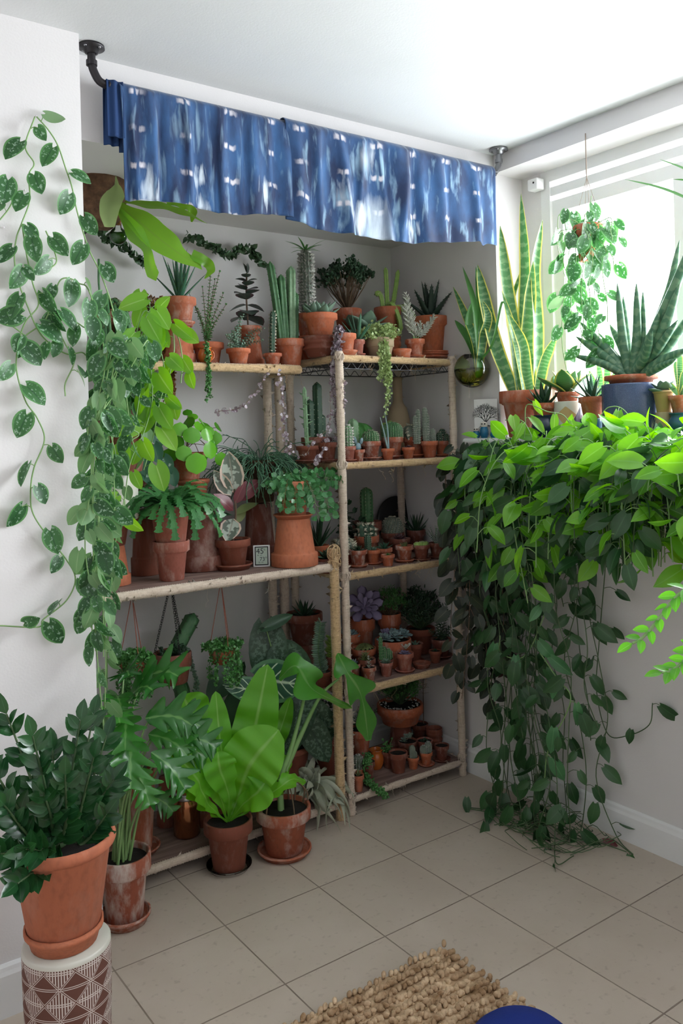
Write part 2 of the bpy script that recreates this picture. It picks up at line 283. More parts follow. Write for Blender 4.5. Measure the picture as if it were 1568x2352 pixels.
plain('navy_glaze',(.02,.035,.075),.12); plain('teal_glaze',(.03,.10,.16),.15); plain('cream_glaze',(.62,.60,.53),.3); plain('mustard_glaze',(.52,.34,.15),.4); plain('plum_glaze',(.075,.055,.09),.15); plain('orange_glaze',(.50,.13,.025),.12)
plain('owl_blue',(.015,.16,.30),.25); plain('owl_white',(.8,.75,.68),.4); plain('paper',(.78,.77,.76),.6); plain('ink',(.02,.02,.025),.7); plain('sandstone',(.40,.30,.19),.8); plain('red_cord',(.35,.09,.05),.7); plain('twine',(.34,.27,.22),.9)
# indigo shibori cloth: vertical soft streaks (partly fold highlights put into the dye), small pale dashes in rows, bleached bursts
def dye(name,cols,rows,bleach,streak):
    a=NT(name); uv=a.n('ShaderNodeUVMap'); sp=a.n('ShaderNodeSeparateXYZ'); a.set(sp.inputs[0],uv.outputs[0]); mpn=a.n('ShaderNodeMapping'); a.set(mpn.inputs[0],uv.outputs[0]); mpn.inputs[3].default_value=(9,1.6,1)
    nn=a.n('ShaderNodeTexNoise'); a.set(nn.inputs['Vector'],mpn.outputs[0]); nn.inputs['Scale'].default_value=1.6; nn.inputs['Detail'].default_value=4
    mp2=a.n('ShaderNodeMapping'); a.set(mp2.inputs[0],uv.outputs[0]); mp2.inputs[3].default_value=(13,1.3,1); n2=a.n('ShaderNodeTexNoise'); a.set(n2.inputs['Vector'],mp2.outputs[0]); n2.inputs['Scale'].default_value=2.4; n2.inputs['Detail'].default_value=5; n2.inputs['Distortion'].default_value=.25
    col=a.mix(a.ramp(nn.outputs[0],.38,.68),(.003,.017,.07),(.022,.092,.24)); col=a.mix(a.math('MULTIPLY',a.ramp(n2.outputs[0],.55,.72),streak),col,(.30,.47,.62))
    u=a.math('ADD',a.math('MULTIPLY',sp.outputs[0],cols),a.math('MULTIPLY',nn.outputs[0],.35)); v=a.math('ADD',a.math('MULTIPLY',sp.outputs[1],rows),a.math('MULTIPLY',n2.outputs[0],.3))
    du=a.math('ABSOLUTE',a.math('SUBTRACT',a.math('FRACT',u),.5)); dv=a.math('ABSOLUTE',a.math('SUBTRACT',a.math('FRACT',v),.5))
    mk=a.math('MULTIPLY',a.ramp(du,.17,.08),a.ramp(dv,.10,.04)); gap=a.ramp(du,.012,.035); mk=a.math('MULTIPLY',a.math('MULTIPLY',mk,gap),a.ramp(nn.outputs[0],.36,.5))
    col=a.mix(a.math('MULTIPLY',mk,.85),col,(.66,.62,.66))
    for (bu,bv,br_) in bleach:
        d=a.math('SQRT',a.math('ADD',a.math('POWER',a.math('MULTIPLY',a.math('SUBTRACT',sp.outputs[0],bu),3.2),2.),a.math('POWER',a.math('SUBTRACT',sp.outputs[1],bv),2.)))
        d=a.math('ADD',d,a.math('MULTIPLY',a.math('SUBTRACT',n2.outputs[0],.5),.5)); col=a.mix(a.math('MULTIPLY',a.ramp(d,br_,br_*.05),.85),col,(.62,.70,.78))
    a.col(col); a.rough(.85); a.bump(a.noise(700,1),.0006,.6); a.p.inputs['Sheen Weight'].default_value=.25
dye('dye_dense',4,4.3,[(.13,.95,.13),(.42,.97,.10),(.42,.80,.07),(.78,.84,.09)],.5); dye('dye_open',6,4.2,[(.38,.98,.30),(.33,.45,.15),(.22,.75,.12),(.55,.9,.10),(.30,.90,.12)],.9); plain('indigo',(.008,.035,.12),.9)
# two-tone carved planter
a=NT('carved'); uv=a.n('ShaderNodeUVMap'); sp=a.n('ShaderNodeSeparateXYZ'); a.set(sp.inputs[0],uv.outputs[0]); U=a.math('MULTIPLY',sp.outputs[0],9.); V=a.math('MULTIPLY',sp.outputs[1],3.6)
fu=a.math('ABSOLUTE',a.math('SUBTRACT',a.math('FRACT',U),.5)); fv=a.math('ABSOLUTE',a.math('SUBTRACT',a.math('FRACT',V),.5))   # diamond lattice: corners where fu+fv=.5
d=a.math('ADD',fu,fv); dd=a.math('ABSOLUTE',a.math('SUBTRACT',d,.5)); ln=a.math('LESS_THAN',a.math('ABSOLUTE',a.math('SUBTRACT',dd,.035)),.014); ln0=a.math('LESS_THAN',dd,.0)
inner=a.math('GREATER_THAN',dd,.07); strip=a.math('LESS_THAN',a.math('FRACT',a.math('MULTIPLY',U,11.)),.45); ins=a.math('LESS_THAN',d,.44)
hz=a.math('MULTIPLY',a.math('LESS_THAN',a.math('ABSOLUTE',a.math('SUBTRACT',fv,.0)),.05),a.math('GREATER_THAN',a.math('ABSOLUTE',a.math('SUBTRACT',fv,.0)),.018))
hz2=a.math('LESS_THAN',a.math('ABSOLUTE',a.math('SUBTRACT',fv,.47)),.012)
m1=a.math('MAXIMUM',ln,a.math('MULTIPLY',a.math('MULTIPLY',strip,ins),1.)); m1=a.math('MAXIMUM',m1,a.math('MULTIPLY',hz,ins)); m1=a.math('MAXIMUM',m1,hz2)
a.col(a.mix(m1,(.13,.050,.035),(.62,.54,.50))); a.rough(.8)
# ---------------------------------------------------------------- leaf templates (x across, y along, z face)
def tpl(wf,nu=3,nv=6,fold=.12,droop=.15,cup=0.,back=0.,tipz=0.,wave=0.):
    v=np.linspace(0,1,nv)**(1.35 if back else 1); u=np.linspace(-1,1,nu); Wd=np.array([wf(t) for t in v])
    uu,vv=np.meshgrid(u,v); x=uu*Wd[:,None]; y=vv-back*np.abs(uu)**1.4*(1-vv)**4; z=np.abs(x)*fold-droop*vv**2+cup*x*x+tipz*vv**4+wave*np.sin(vv*14)*np.abs(uu)
    V=np.stack([x,y,z],-1).reshape(-1,3); I=np.arange(nu*nv).reshape(nv,nu); Q=np.stack([I[:-1,:-1],I[:-1,1:],I[1:,1:],I[1:,:-1]],-1).reshape(-1,4)
    return V,Q,[],np.stack([(uu+1)/2,vv],-1).reshape(-1,2)
def fat(wf,th=.25,seg=6,nv=6,droop=0.,seat=0.):           # fleshy leaf: closed elliptical sections
    v=np.linspace(0,1,nv); a=np.arange(seg)*2*math.pi/seg; Wd=np.array([max(wf(t),.004) for t in v])
    x=np.cos(a)[None]*Wd[:,None]; z=np.sin(a)[None]*Wd[:,None]*th-droop*(v*v)[:,None]; y=np.broadcast_to(v[:,None],x.shape)
    V=np.stack([x,y,z],-1).reshape(-1,3); I=np.arange(seg*nv).reshape(nv,seg); I=np.hstack([I,I[:,:1]]); Q=np.stack([I[:-1,:-1],I[:-1,1:],I[1:,1:],I[1:,:-1]],-1).reshape(-1,4)
    return V,Q,[],np.stack([(np.cos(a)[None]*.5+.5)*np.ones((nv,1)),y],-1).reshape(-1,2)
S=math.sin; pi=math.pi
heart=lambda t:.49*max(S(pi*min(1,(t*.985+.012))**.72),0)**.62*(1-.12*t)+.001
ovate=lambda t:.40*S(pi*t**.85)**.8+.005
lance=lambda t:.28*S(pi*t**.8)+.004
round_=lambda t:.5*math.sqrt(max(0,1-(2*t-1)**2))+.005
oblong=lambda t:.32*min(1,S(pi*t)**.5*1.1)+.005
spoon=lambda t:(.10+.30*t**1.2)*(math.sqrt(max(0,1-max(0,(t-.72)/.28)**2)))+.003
awl=lambda t:.16*(1-t)**.75+.004
T_heart=tpl(heart,5,10,fold=.16,droop=.18,back=.22); T_heart_s=tpl(heart,3,6,fold=.2,droop=.15,back=.2)
T_pointed=tpl(lambda t:.36*S(pi*min(1,(t*.9+.1)))**.9*(1-.25*t)+.003,5,8,fold=.22,droop=.25,back=.10)
T_ov=tpl(ovate,3,6,fold=.2,droop=.12); T_lance=tpl(lance,3,6,fold=.2,droop=.25); T_round=tpl(round_,5,7,fold=0,droop=0,cup=-.25); T_rs=tpl(round_,3,5,fold=.1,droop=.1); T_sm=tpl(ovate,3,4,fold=.2,droop=.1)
F_sp=fat(spoon,.22,6,7,droop=-.12); F_awl=fat(awl,.4,6,7,droop=-.06); F_ov=fat(ovate,.35,6,6); F_finger=fat(lambda t:.15*S(pi*(t*.9+.08))**.6,.8,6,6,droop=-.1); F_bead=fat(round_,.9,5,5)
F_blk=fat(lambda t:.20*(1-t**1.6)**.8+.01,.35,6,7,droop=.05)
a_=np.arange(3)*2*pi/3; SPK=(np.vstack([np.stack([np.cos(a_)*.5,np.zeros(3),np.sin(a_)*.5],-1),[[0,1,0]]]),[],[(0,1,3),(1,2,3),(2,0,3)],np.zeros((4,2)))
rnd=random.uniform
def rdir(n,zlo=-1,zhi=1):
    z=np.random.uniform(zlo,zhi,n); a=np.random.uniform(0,2*pi,n); r=np.sqrt(1-z*z); return np.stack([r*np.cos(a),r*np.sin(a),z],-1)
def spikes(g,O,D,L,w,m=0): g.inst(SPK,O,D,np.array([.1,.2,.97]),L,w,m)
# ---------------------------------------------------------------- pots (unit profiles, cached; r=1 rim radius, h=1)
PROF=dict(
 std=[(.0,0),(.60,0),(.66,.015),(.83,.70),(.90,.715),(.905,.73),(1,.75),(1.0,.98),(.985,1),(.90,1),(.885,.98),(.87,.86),(0,.86)],
 rolled=[(0,0),(.62,0),(.66,.01),(.90,.86),(.94,.87),(1,.90),(1.02,.935),(1,.98),(.95,1),(.90,.985),(.86,.9),(0,.88)],
 bowl=[(0,0),(.72,0),(.76,.02),(.90,.50),(.93,.52),(1,.55),(1,.97),(.98,1),(.91,1),(.9,.9),(0,.86)],
 cyl=[(0,0),(.93,0),(.97,.02),(1,.1),(1,.97),(.985,1),(.93,1),(.92,.96),(.91,.88),(0,.88)],
 inv=[(0,0),(.90,0),(1,.012),(1.0,.25),(.985,.265),(.90,.275),(.88,.30),(.70,.975),(.68,1),(0,1)],
 jug=[(0,0),(.62,0),(.68,.03),(.95,.3),(1,.5),(.9,.72),(.78,.80),(.80,.93),(.92,.98),(.9,1),(.8,1),(.74,.9),(0,.86)],
 rings=[(0,0),(.70,0),(.74,.02),(.93,.35),(1,.38),(1,.48),(.93,.50),(.95,.62),(1.02,.65),(1.02,.80),(.95,.82),(1,.86),(1,1),(.92,1),(.9,.9),(0,.88)],
 saucer=[(0,0),(.78,0),(.84,.04),(.92,.6),(1,.72),(1,1),(.95,1),(.93,.85),(.86,.40),(0,.36)])
_pm={}
def potmesh(kind,seg=28):
    if kind not in _pm: g=G(); g.lathe(PROF[kind],seg); _pm[kind]=g
    return _pm[kind]
_pc={}
def part_pot(name,kind,R,H,mat,parent,z=0):
    k=(kind,mat)
    if k not in _pc:
        o=potmesh(kind).build(name,mat,parent); _pc[k]=o.data
    else: o=bpy.data.objects.new(name,_pc[k]); link(o,parent)
    o.scale=(R,R,H); o.location=(0,0,z); return o
_sl=[]
def part_soil(R,z,parent):
    if not _sl:
        g=G(); n=18; P=np.zeros((5,n,3)); a=np.arange(n)*2*pi/n
        for i,r in enumerate([1,.75,.5,.25,.01]): P[i,:,0]=r*np.cos(a); P[i,:,1]=r*np.sin(a); P[i,:,2]=np.random.uniform(-.04,.05,n)*(r<1)+.04*(1-r)
        g.grid(P,cv=True); o=g.build('soil','soil',parent); _sl.append(o.data)
    else: o=bpy.data.objects.new('soil',_sl[0]); link(o,parent)
    o.scale=(R,R,R); o.location=(0,0,z); return o
class Pt: pass
def potted(label,cat,px,py,w,h,z=None,Y=None,X=None,kind='std',mat='terracotta',saucer=0,name='potted_plant',group=None,P=None,soil=True,sw=1.25,sh=None,sm=None,pn='pot'):
    """a pot whose foot stands at photo column px on the level z; w,h: rim width and height as seen"""
    if P is None:
        if X is not None: P=onx(px,py,X)
        elif Y is not None: P=ony(px,py,Y)
        else:
            P=onz(px,py,z); s=mpp(P); d=nrm(np.array([P[0],P[1],0])); P=P+d*(w*s/2*.62*(sw if saucer else 1))
        if z is not None: P[2]=z
    P=np.array(P,float); s=mpp(P); r=thing(name,label,cat,tuple(P),0,group); R=w*s/2; H=h*s; q=Pt(); q.r=r; q.R=R; q.H=H; q.s=s; z0=0
    if saucer:
        shh=(sh or .16*w)*s
        part_pot('saucer','saucer',R*sw*(.86),shh,sm or mat,r); z0=shh*.45; H=H-z0
    if kind: part_pot(pn,kind,R,H,mat,r,z0)
    if soil and kind: part_soil(R*.90,z0+H*.90,r)
    q.z=z0+H*.90; q.P=P; return q
rotz=lambda a:np.array([[math.cos(a),-S(a),0],[S(a),math.cos(a),0],[0,0,1]])
TOC=np.array([-.58,-.81,0])      # horizontal direction from the shelves towards the room
# ---------------------------------------------------------------- plants; all local to the pot's root
def rosette(q,mat,n=24,L=None,T=None,W=.9,lo=5,hi=80,at=(0,0),z=None,name='rosette',tilt=(0,0),inner=.45,g=None,build=True,r0=.04):
    own=g is None; g=g or G(); T=T or F_sp; L=L or q.R; i=np.arange(n); f=i/(n-1.); az=i*2.39996+rnd(0,6); el=np.radians(lo+(hi-lo)*f**.85)+np.random.uniform(-.08,.08,n)
    D=np.stack([np.cos(az)*np.cos(el),np.sin(az)*np.cos(el),np.sin(el)],-1); N=np.stack([-np.cos(az)*np.sin(el),-np.sin(az)*np.sin(el),np.cos(el)],-1)
    Ls=L*(1-(1-inner)*f)*np.random.uniform(.9,1.08,n); O=D*np.array([1,1,0])*L*r0+np.array([0,0,1])*(f*L*.08)[:,None]
    tx,ty=tilt; Rm=np.array(Matrix.Rotation(tx,3,'X')@Matrix.Rotation(ty,3,'Y')); D=D@Rm.T; N=N@Rm.T; O=O@Rm.T+np.array([at[0],at[1],q.z if z is None else z])
    g.inst(T,O,D,N,Ls,Ls*W)
    if own and build: return g.build(name,mat,q.r)
    return g
def agave(q,mat,n=12,L=.1,w=.016,lo=25,hi=85,curve=.3,thick=.4,at=(0,0),name='leaves',teeth=None,jit=.1,z=None,ends=None):
    """long fleshy leaves; each leaf is its own part when ends is 'split'"""
    z=q.z if z is None else z; g=G(); gt=G()
    for i in range(n):
        f=i/max(1,n-1); az=i*2.39996+rnd(-.2,.2); el=math.radians(lo+(hi-lo)*f)+rnd(-jit,jit); l=L*rnd(.8,1.1)*(.75+.25*math.sin(el)); d=np.array([math.cos(az)*math.cos(el),math.sin(az)*math.cos(el),math.sin(el)]); o=np.array([at[0],at[1],z-.004])
        t=np.linspace(0,1,9)[:,None]; p=o+d*l*t+np.array([0,0,1])*l*curve*(t**2)*math.cos(el)*.6+np.array([d[0],d[1],0])*l*(-.15*curve)*t*t
        wd=w*np.clip((1-t[:,0]**1.8),0,1)**.9+.0006; side=np.array([-math.sin(az),math.cos(az),0])
        gg=G() if ends=='split' else g
        gg.tube(p,wd,6,ex=side,th=wd*thick)
        if teeth:
            tt=np.linspace(.08,.9,9)
            for sg in(-1,1):
                O=np.array([np.interp(tt,t[:,0],p[:,k]) for k in range(3)]).T+side*sg*np.interp(tt,t[:,0],wd)[:,None]*.93; spikes(gg if ends=='split' else g,O,side*sg+d*.4,w*.35,w*.22,1 if teeth!=mat else 0)
        if ends=='split': gg.build('leaf',[mat,teeth or mat],q.r)
    if ends!='split': return g.build(name,[mat,teeth or mat],q.r)
def ribbed(q,mat,r,h,ribs=9,at=(0,0),depth=.28,lean=(0,0),spine='spine',sl=.006,sn=9,name='stem',bulge=1.,seg=None,z=None,path=None,tw=0.,per=3,wool=0):
    z=q.z-.004 if z is None else z; seg=seg or ribs*4; g=G(); n=16; v=np.linspace(0,1,n); rr=r*np.where(v<.12,.82+.18*v/.12,1)*np.sqrt(np.clip(1-np.clip((v-(1-min(.5,r/h*1.1)))/min(.5,r/h*1.1),0,1)**2,0,1)); rr[-1]=r*.06
    if path is None: path=np.array([at[0],at[1],z])+np.stack([lean[0]*v**1.3*h,lean[1]*v**1.3*h,v*h],-1)
    else: path=spline(path,n)
    T=nrm(np.gradient(path,axis=0)); N=np.zeros((n,3)); u=np.array([1.,0,0])
    for i in range(n): u=u-T[i]*(u@T[i]); u/=np.linalg.norm(u); N[i]=u
    B=np.cross(T,N); a=np.arange(seg)*2*pi/seg; k=1-depth*(1-np.abs(np.cos(a*ribs/2)))
    A=a[None]+tw*v[:,None]; P=path[:,None]+(N[:,None]*np.cos(A)[...,None]+B[:,None]*np.sin(A)[...,None])*(rr[:,None]*k[None])[...,None]
    g.grid(P,cv=True)
    if spine:
        rid=(np.arange(ribs)*2*pi/ribs); vs=np.linspace(.04,.97,sn); O=[];D=[]
        for t in vs:
            i=t*(n-1); i0=int(i); f=i-i0; i1=min(n-1,i0+1); c=path[i0]*(1-f)+path[i1]*f; rad=rr[i0]*(1-f)+rr[i1]*f
            for ra in rid:
                an=ra+tw*t; dv=N[i0]*math.cos(an)+B[i0]*math.sin(an)
                for _ in range(per): O.append(c+dv*rad*.99); D.append(dv+np.random.normal(0,.55,3)+T[i0]*(.4*(t>.85)))
        spikes(g,np.array(O),np.array(D),sl,max(.0005,sl*.07),1)
    return g.build(name,[mat,spine or mat],q.r)
def bush(q,lmat,smat='stem_brown',R=.08,H=.12,nb=26,nl=8,ls=.016,T=None,name='foliage',zc=None,flat=.8,W=1.):
    T=T or F_ov; g=G(); gs=G(); base=np.array([0,0,q.z]); c=np.array([0,0,q.z+H*.55 if zc is None else zc])
    E=rdir(nb,-.35,1)*np.array([R,R,H*.5*flat])*np.random.uniform(.55,1,(nb,1))+c
    for e in E:
        m=base+(e-base)*.5+np.array([rnd(-1,1),rnd(-1,1),0])*R*.12; gs.tube(spline([base,m,e],6),[.0022,.002,.0016,.0014,.001,.0008],4)
        O=e+np.random.normal(0,ls*.5,(nl,3)); g.inst(T,O,rdir(nl,-.1,1)+nrm(e-base)*.4,rdir(nl,0,1),ls*np.random.uniform(.7,1.1,nl),ls*W)
    gs.build('stems',smat,q.r); return g.build(name,lmat,q.r)
def upright(q,lmat,smat,stems,sp=.012,ls=.014,T=None,pair=2,name='foliage',taper=.4,W=1.,el=.3,sr=.0015,start=.12,alt=True):
    """stems: list of point lists local; leaves in pairs up each stem"""
    T=T or T_sm; g=G(); gs=G()
    for st in stems:
        p=spline(st,16); gs.tube(p,np.linspace(sr,sr*.5,16),5); d=np.linalg.norm(np.diff(p,axis=0),axis=1); Lt=d.sum(); cum=np.concatenate([[0],np.cumsum(d)]); n=max(2,int(Lt*(1-start)/sp)); a0=rnd(0,3)
        for k in range(n):
            t=Lt*start+k*sp; o=np.array([np.interp(t,cum,p[:,j]) for j in range(3)]); i=min(14,int(t/Lt*15)); tg=nrm(p[i+1]-p[i]); e1=nrm(np.cross(tg,[.3,.8,.2])); e2=np.cross(tg,e1)
            for b in range(pair):
                an=a0+(k*pi/2 if alt else rnd(-.3,.3))+b*2*pi/pair; dv=e1*math.cos(an)+e2*math.sin(an)+tg*el; g.inst(T,[o],[dv],[tg+dv*-.2],[ls*(1-taper*t/Lt)*rnd(.85,1.1)],[ls*(1-taper*t/Lt)*W])
        o=p[-1]; g.inst(T,[o]*3,rdir(3,.3,1)+nrm(p[-1]-p[-2]),rdir(3),ls*.6,ls*.5*W)
    gs.build('stems',smat,q.r); return g.build(name,lmat,q.r)
def trail(q,lmat,smat,ends,sp=.010,ls=.010,T=None,name='foliage',out=None,W=1.,jit=.006,per=2,sr=.0009,lift=.02,n0=None,rim=1.02):
    """ends: list of (azimuth direction (x,y), drop, drift) strings that spill over the rim and hang"""
    T=T or T_rs; g=G(); gs=G()
    for (dx,dy,drop,drift) in ends:
        L=math.hypot(dx,dy) or 1; d=np.array([dx/L,dy/L,0]); o=np.array([0,0,q.z])+d*q.R*.4; e=d*q.R*rim
        pts=[o,o+d*q.R*.3+[0,0,lift],e+[0,0,q.H*.12+lift*.3]+d*.006,e+d*.012-[0,0,drop*.35],e+d*.012+np.array([drift*d[1],-drift*d[0],-drop*.7]),e+d*.008+np.array([drift*1.3*d[1],-drift*1.3*d[0],-drop])]
        p=spline(pts,22)+np.random.normal(0,jit*.3,(22,3)); gs.tube(p,sr,4); dd=np.concatenate([[0],np.cumsum(np.linalg.norm(np.diff(p,axis=0),axis=1))]); n=int(dd[-1]/sp)
        tt=np.linspace(0,dd[-1],n); O=np.stack([np.interp(tt,dd,p[:,j]) for j in range(3)],-1)
        for _ in range(per): g.inst(T,O+np.random.normal(0,jit*.4,O.shape),rdir(n,-1,.3)+d*.5,rdir(n,-.2,.8)+d,ls*np.random.uniform(.65,1.15,n),ls*W*np.random.uniform(.8,1.1,n))
    gs.build('stems',smat,q.r); return g.build(name,lmat,q.r)
def vines(q,lmat,smat,paths,sp=.05,ls=.06,T=None,out=TOC,W=1.,pet=.35,sr=.0018,name='leaves',bare=0.,r=None,jn=.45,sides=True,petl=None,hang=.8):
    """climbing or hanging vines: world points, one leaf at every node on a curved stalk"""
    T=T or T_heart; g=G(); gs=G(); O0=np.array(q.P); out=nrm(out)
    for pts in paths:
        p=spline(pts,max(10,len(pts)*7))-O0; gs.tube(p,sr,5); dd=np.concatenate([[0],np.cumsum(np.linalg.norm(np.diff(p,axis=0),axis=1))]); t=sp*rnd(.2,.8)+bare; sg=1
        while t<dd[-1]:
            o=np.array([np.interp(t,dd,p[:,j]) for j in range(3)]); tg=nrm(np.array([np.interp(min(t+.01,dd[-1]),dd,p[:,j]) for j in range(3)])-o+1e-6); side=np.cross(out,tg)*sg
            pl=(petl or ls*pet)*rnd(.6,1.3); e=o+nrm(side*rnd(.6,1.1)+out*rnd(.15,.9)+np.array([0,0,rnd(-.1,.4)]))*pl
            gs.tube(spline([o,(o+e)/2+np.array([0,0,pl*.18]),e],5),sr*.6,4,cap=False)
            dv=nrm(side*rnd(.1,.7)+np.array([0,0,-hang*rnd(.4,1.2)])+out*rnd(0,.35)); nn=out+np.random.normal(0,jn,3)
            l=ls*rnd(.65,1.15); g.inst(T,[e],[dv],[nn],[l],[l*W*rnd(.85,1.05)])
            sg=-sg if sides else rnd(-1,1)>0 and 1 or -1; t+=sp*rnd(.65,1.4)
    gs.build('stems',smat,q.r); return g.build(name,lmat,q.r)
# ================================================================ room
ZC=2.56; YL=2.25; XL=.78; YB=3.04; XR=2.506; ZS=1.42; XW=2.67; YJ=2.37; ZR=2.487; YE=-2.0; XE=-1.6
def slab(name,x0,x1,y0,y1,z0,z1,m): g=G(); g.box(((x0+x1)/2,(y0+y1)/2,(z0+z1)/2),(x1-x0,y1-y0,z1-z0)); return struct(name,g,m)
slab('floor',XE-.1,XW+.15,YE-.1,YB+.15,-.08,0,'tile')
TILE_MAP.inputs[1].default_value=(-(1.484-.3385*5),-(1.909-.3375*6),0)
slab('ceiling',XE-.1,2.86,YE-.1,YB+.15,ZC,ZC+.1,'ceiling_white')
slab('wall_left',XE-.1,XL,YL,YB+.15,0,ZC,'wall_white')
slab('wall_back',XL,XR+.2,YB,YB+.15,0,ZC,'wall_white')
slab('trim_1',XL,XR,2.37,YB,2.315,ZC,'wall_white')                         # boxed beam across the top of the alcove
slab('wall_side',XR,XW+.15,YJ,YB,0,ZC,'wall_white')                        # side wall of the alcove
slab('wall_right',XR,XW+.15,YE,YJ,0,ZS-.02,'wall_white')                   # under the window
slab('trim_2',XR,2.86,YE,YJ,ZR,ZC,'wall_white')                             # head of the window recess
g=G(); g.tube([(XR+.012,YJ,ZC-.012),(XR+.012,YE,ZC-.012)],.012,8); struct('trim_3',g,'trim_white',True)
slab('wall_window',XW,XW+.15,2.27,YJ,ZS-.02,ZR,'wall_white')
slab('wall_window_mid',XW,XW+.15,.08,.25,ZS-.02,ZR,'wall_white'); slab('wall_window_near',XW,XW+.15,YE,-1.7,ZS-.02,ZR,'wall_white')
slab('wall_room_left',XE-.1,XE,YE,YL,0,ZC,'wall_white')
slab('wall_rear',XE,XW+.15,YE-.1,YE,0,ZC,'wall_white')
# window: deep sill board with rounded nose, frame, opening sash, fixed light
g=G(); n=9; aa=np.linspace(-pi/2,pi/2,n); pr=[(XW,ZS-.028)]+[(XR-.06-.014*math.cos(t),ZS-.014+.014*math.sin(t)) for t in aa]+[(XW,ZS)]
g.grid(np.array([[(x,y,z) for x,z in pr] for y in (YE,YJ+.01,YJ+.01)])[:2]); 
pr2=[(XR,ZS-.028)]+[(XR-.06-.014*math.cos(t),ZS-.014+.014*math.sin(t)) for t in aa]+[(XR,ZS)]
g.grid(np.array([[(x,y,z) for x,z in pr2] for y in (YJ,2.515)])); g.add([(x,2.515,z) for x,z in pr2]+[(XR,2.515,ZS-.014)],T=[(i,i+1,len(pr2)) for i in range(len(pr2)-1)])
struct('trim_4',g,'trim_white',True)
def frame(name,y0,y1,z0,z1,wd,x,d,m='trim_white',pane=True,bars=()):
    g=G(); g.box((x,(y0+y1)/2,z1-wd/2),(d,y1-y0,wd)); g.box((x,(y0+y1)/2,z0+wd/2),(d,y1-y0,wd)); g.box((x,y0+wd/2,(z0+z1)/2),(d,wd,z1-z0-2*wd)); g.box((x,y1-wd/2,(z0+z1)/2),(d,wd,z1-z0-2*wd))
    for b in bars: g.box((x,b,(z0+z1)/2),(d*.9,wd*.8,z1-z0-2*wd))
    o=struct(name,g,m)
    if pane: g=G(); g.box((x,(y0+y1)/2,(z0+z1)/2),(.004,y1-y0-2*wd,z1-z0-2*wd)); p=g.build('pane','pane',o,smooth=False)
    return o
frame('window_1',.25,2.27,ZS-.02,ZR,.045,XW+.05,.10,pane=False)
frame('added_window',-1.7,.08,ZS-.02,ZR,.045,XW+.05,.10)  # added window out of view, lets the fill lamp in
frame('window_2',.30,1.62,ZS+.03,ZR-.05,.04,XW+.06,.06)
frame('window_3',1.64,2.225,ZS+.03,ZR-.12,.05,XW+.05,.07)
g=G(); g.box((XW+.05,1.93,ZR-.085),(.09,.62,.035)); struct('trim_5',g,'trim_white')
# skirting boards with moulded top
def skirt(name,p0,p1,nx,ny,h=.115):
    g=G(); pr=[(0,0),(.016,0),(.016,h-.025),(.012,h-.015),(.010,h-.006),(.004,h),(0,h)]
    g.grid(np.array([[(p[0]+nx*a,p[1]+ny*a,b) for a,b in pr] for p in(p0,p1)])); return struct(name,g,'trim_white')
skirt('baseboard_right',(XR,YE),(XR,YB),-1,0); skirt('baseboard_left',(XL-.001,YL),(XE,YL),0,-1,.13); skirt('baseboard_back',(XR,YB),(XL,YB),0,-1); skirt('baseboard_corner',(XL,YL),(XL,YB),1,0)
# ================================================================ jute-wrapped shelving
def wrapped(g,p0,p1,r,m=0,dn=.0042,th=None,fuzz=True,ex=None):
    p0=np.array(p0,float);p1=np.array(p1,float); L=np.linalg.norm(p1-p0); n=max(6,int(L/dn)); t=np.linspace(0,1,n)
    lump=np.interp(t,np.linspace(0,1,max(4,int(L/.05))),np.random.uniform(-.0010,.0016,max(4,int(L/.05))))
    rad=r+.0008*np.where(np.arange(n)%2,1,-1)+lump+np.random.uniform(-.0003,.0003,n); rad[0]*=.9; rad[-1]*=.9
    g.tube(p0+(p1-p0)*t[:,None],rad,12,m,ex=ex,th=None if th is None else rad/r*th)
    if fuzz:   # loose fibres
        k=int(L*90); o=p0+(p1-p0)*np.random.rand(k,1); d=rdir(k); d-=np.outer(d@((p1-p0)/L),(p1-p0)/L)*.6; rr=(r if th is None else min(r,th))*.9
        g.inst(SPK,o+nrm(d)*rr,d+rdir(k)*.5,[0,0,1],np.random.uniform(.006,.02,k),.0005,m)
def knot(g,c,r,m=0):
    for k in range(7):
        a=np.linspace(0,2*pi,14); nv=nrm(np.random.normal(0,1,3)*[1,1,.5]); e1=nrm(np.cross(nv,[.2,.5,.8])); e2=np.cross(nv,e1); g.tube(np.array(c)+(np.outer(np.cos(a),e1)+np.outer(np.sin(a),e2))*r*rnd(.95,1.12)+nv*rnd(-.008,.008),.0022,5,m,cap=False)
def strands(g,pts,L,m=0):
    for p in pts:
        k=7; q_=np.cumsum(np.vstack([p,np.random.normal(0,.006,(k-1,3))+np.array([0,0,-L*rnd(.4,1.2)/k])]),axis=0); g.tube(spline(q_,12),.0005,3,m,cap=False)
def shelf(parent,x0,x1,y0,y1,z,mat='jute',edge=.014,sides=(1,1),nst=10,board='board'):
    """a board with a jute-wrapped rim: one part, its rim a sub-part"""
    g=G(); g.box(((x0+x1)/2,(y0+y1)/2,z-.006),(x1-x0,y1-y0,.012)); o=g.build('shelf_board',board,parent,smooth=False)
    g=G(); zz=z-edge; wrapped(g,(x0,y0,zz),(x1,y0,zz),edge*.8,th=edge,ex=(0,1,0)); 
    if sides[0]: wrapped(g,(x0,y0,zz),(x0,y1,zz),edge*.8,th=edge,ex=(1,0,0))
    if sides[1]: wrapped(g,(x1,y0,zz),(x1,y1,zz),edge*.8,th=edge,ex=(1,0,0))
    strands(g,[(rnd(x0,x1),y0,z-2*edge) for _ in range(nst)],.05); g.build('wrapped_rim',mat,o); return o
def post(parent,x,y,z0,z1,r=.0155,m='jute_pale',kn=()):
    g=G(); wrapped(g,(x,y,z0),(x,y,z1),r)
    for k in kn: knot(g,(x,y,k),r*1.25)
    return g.build('post',m,parent)
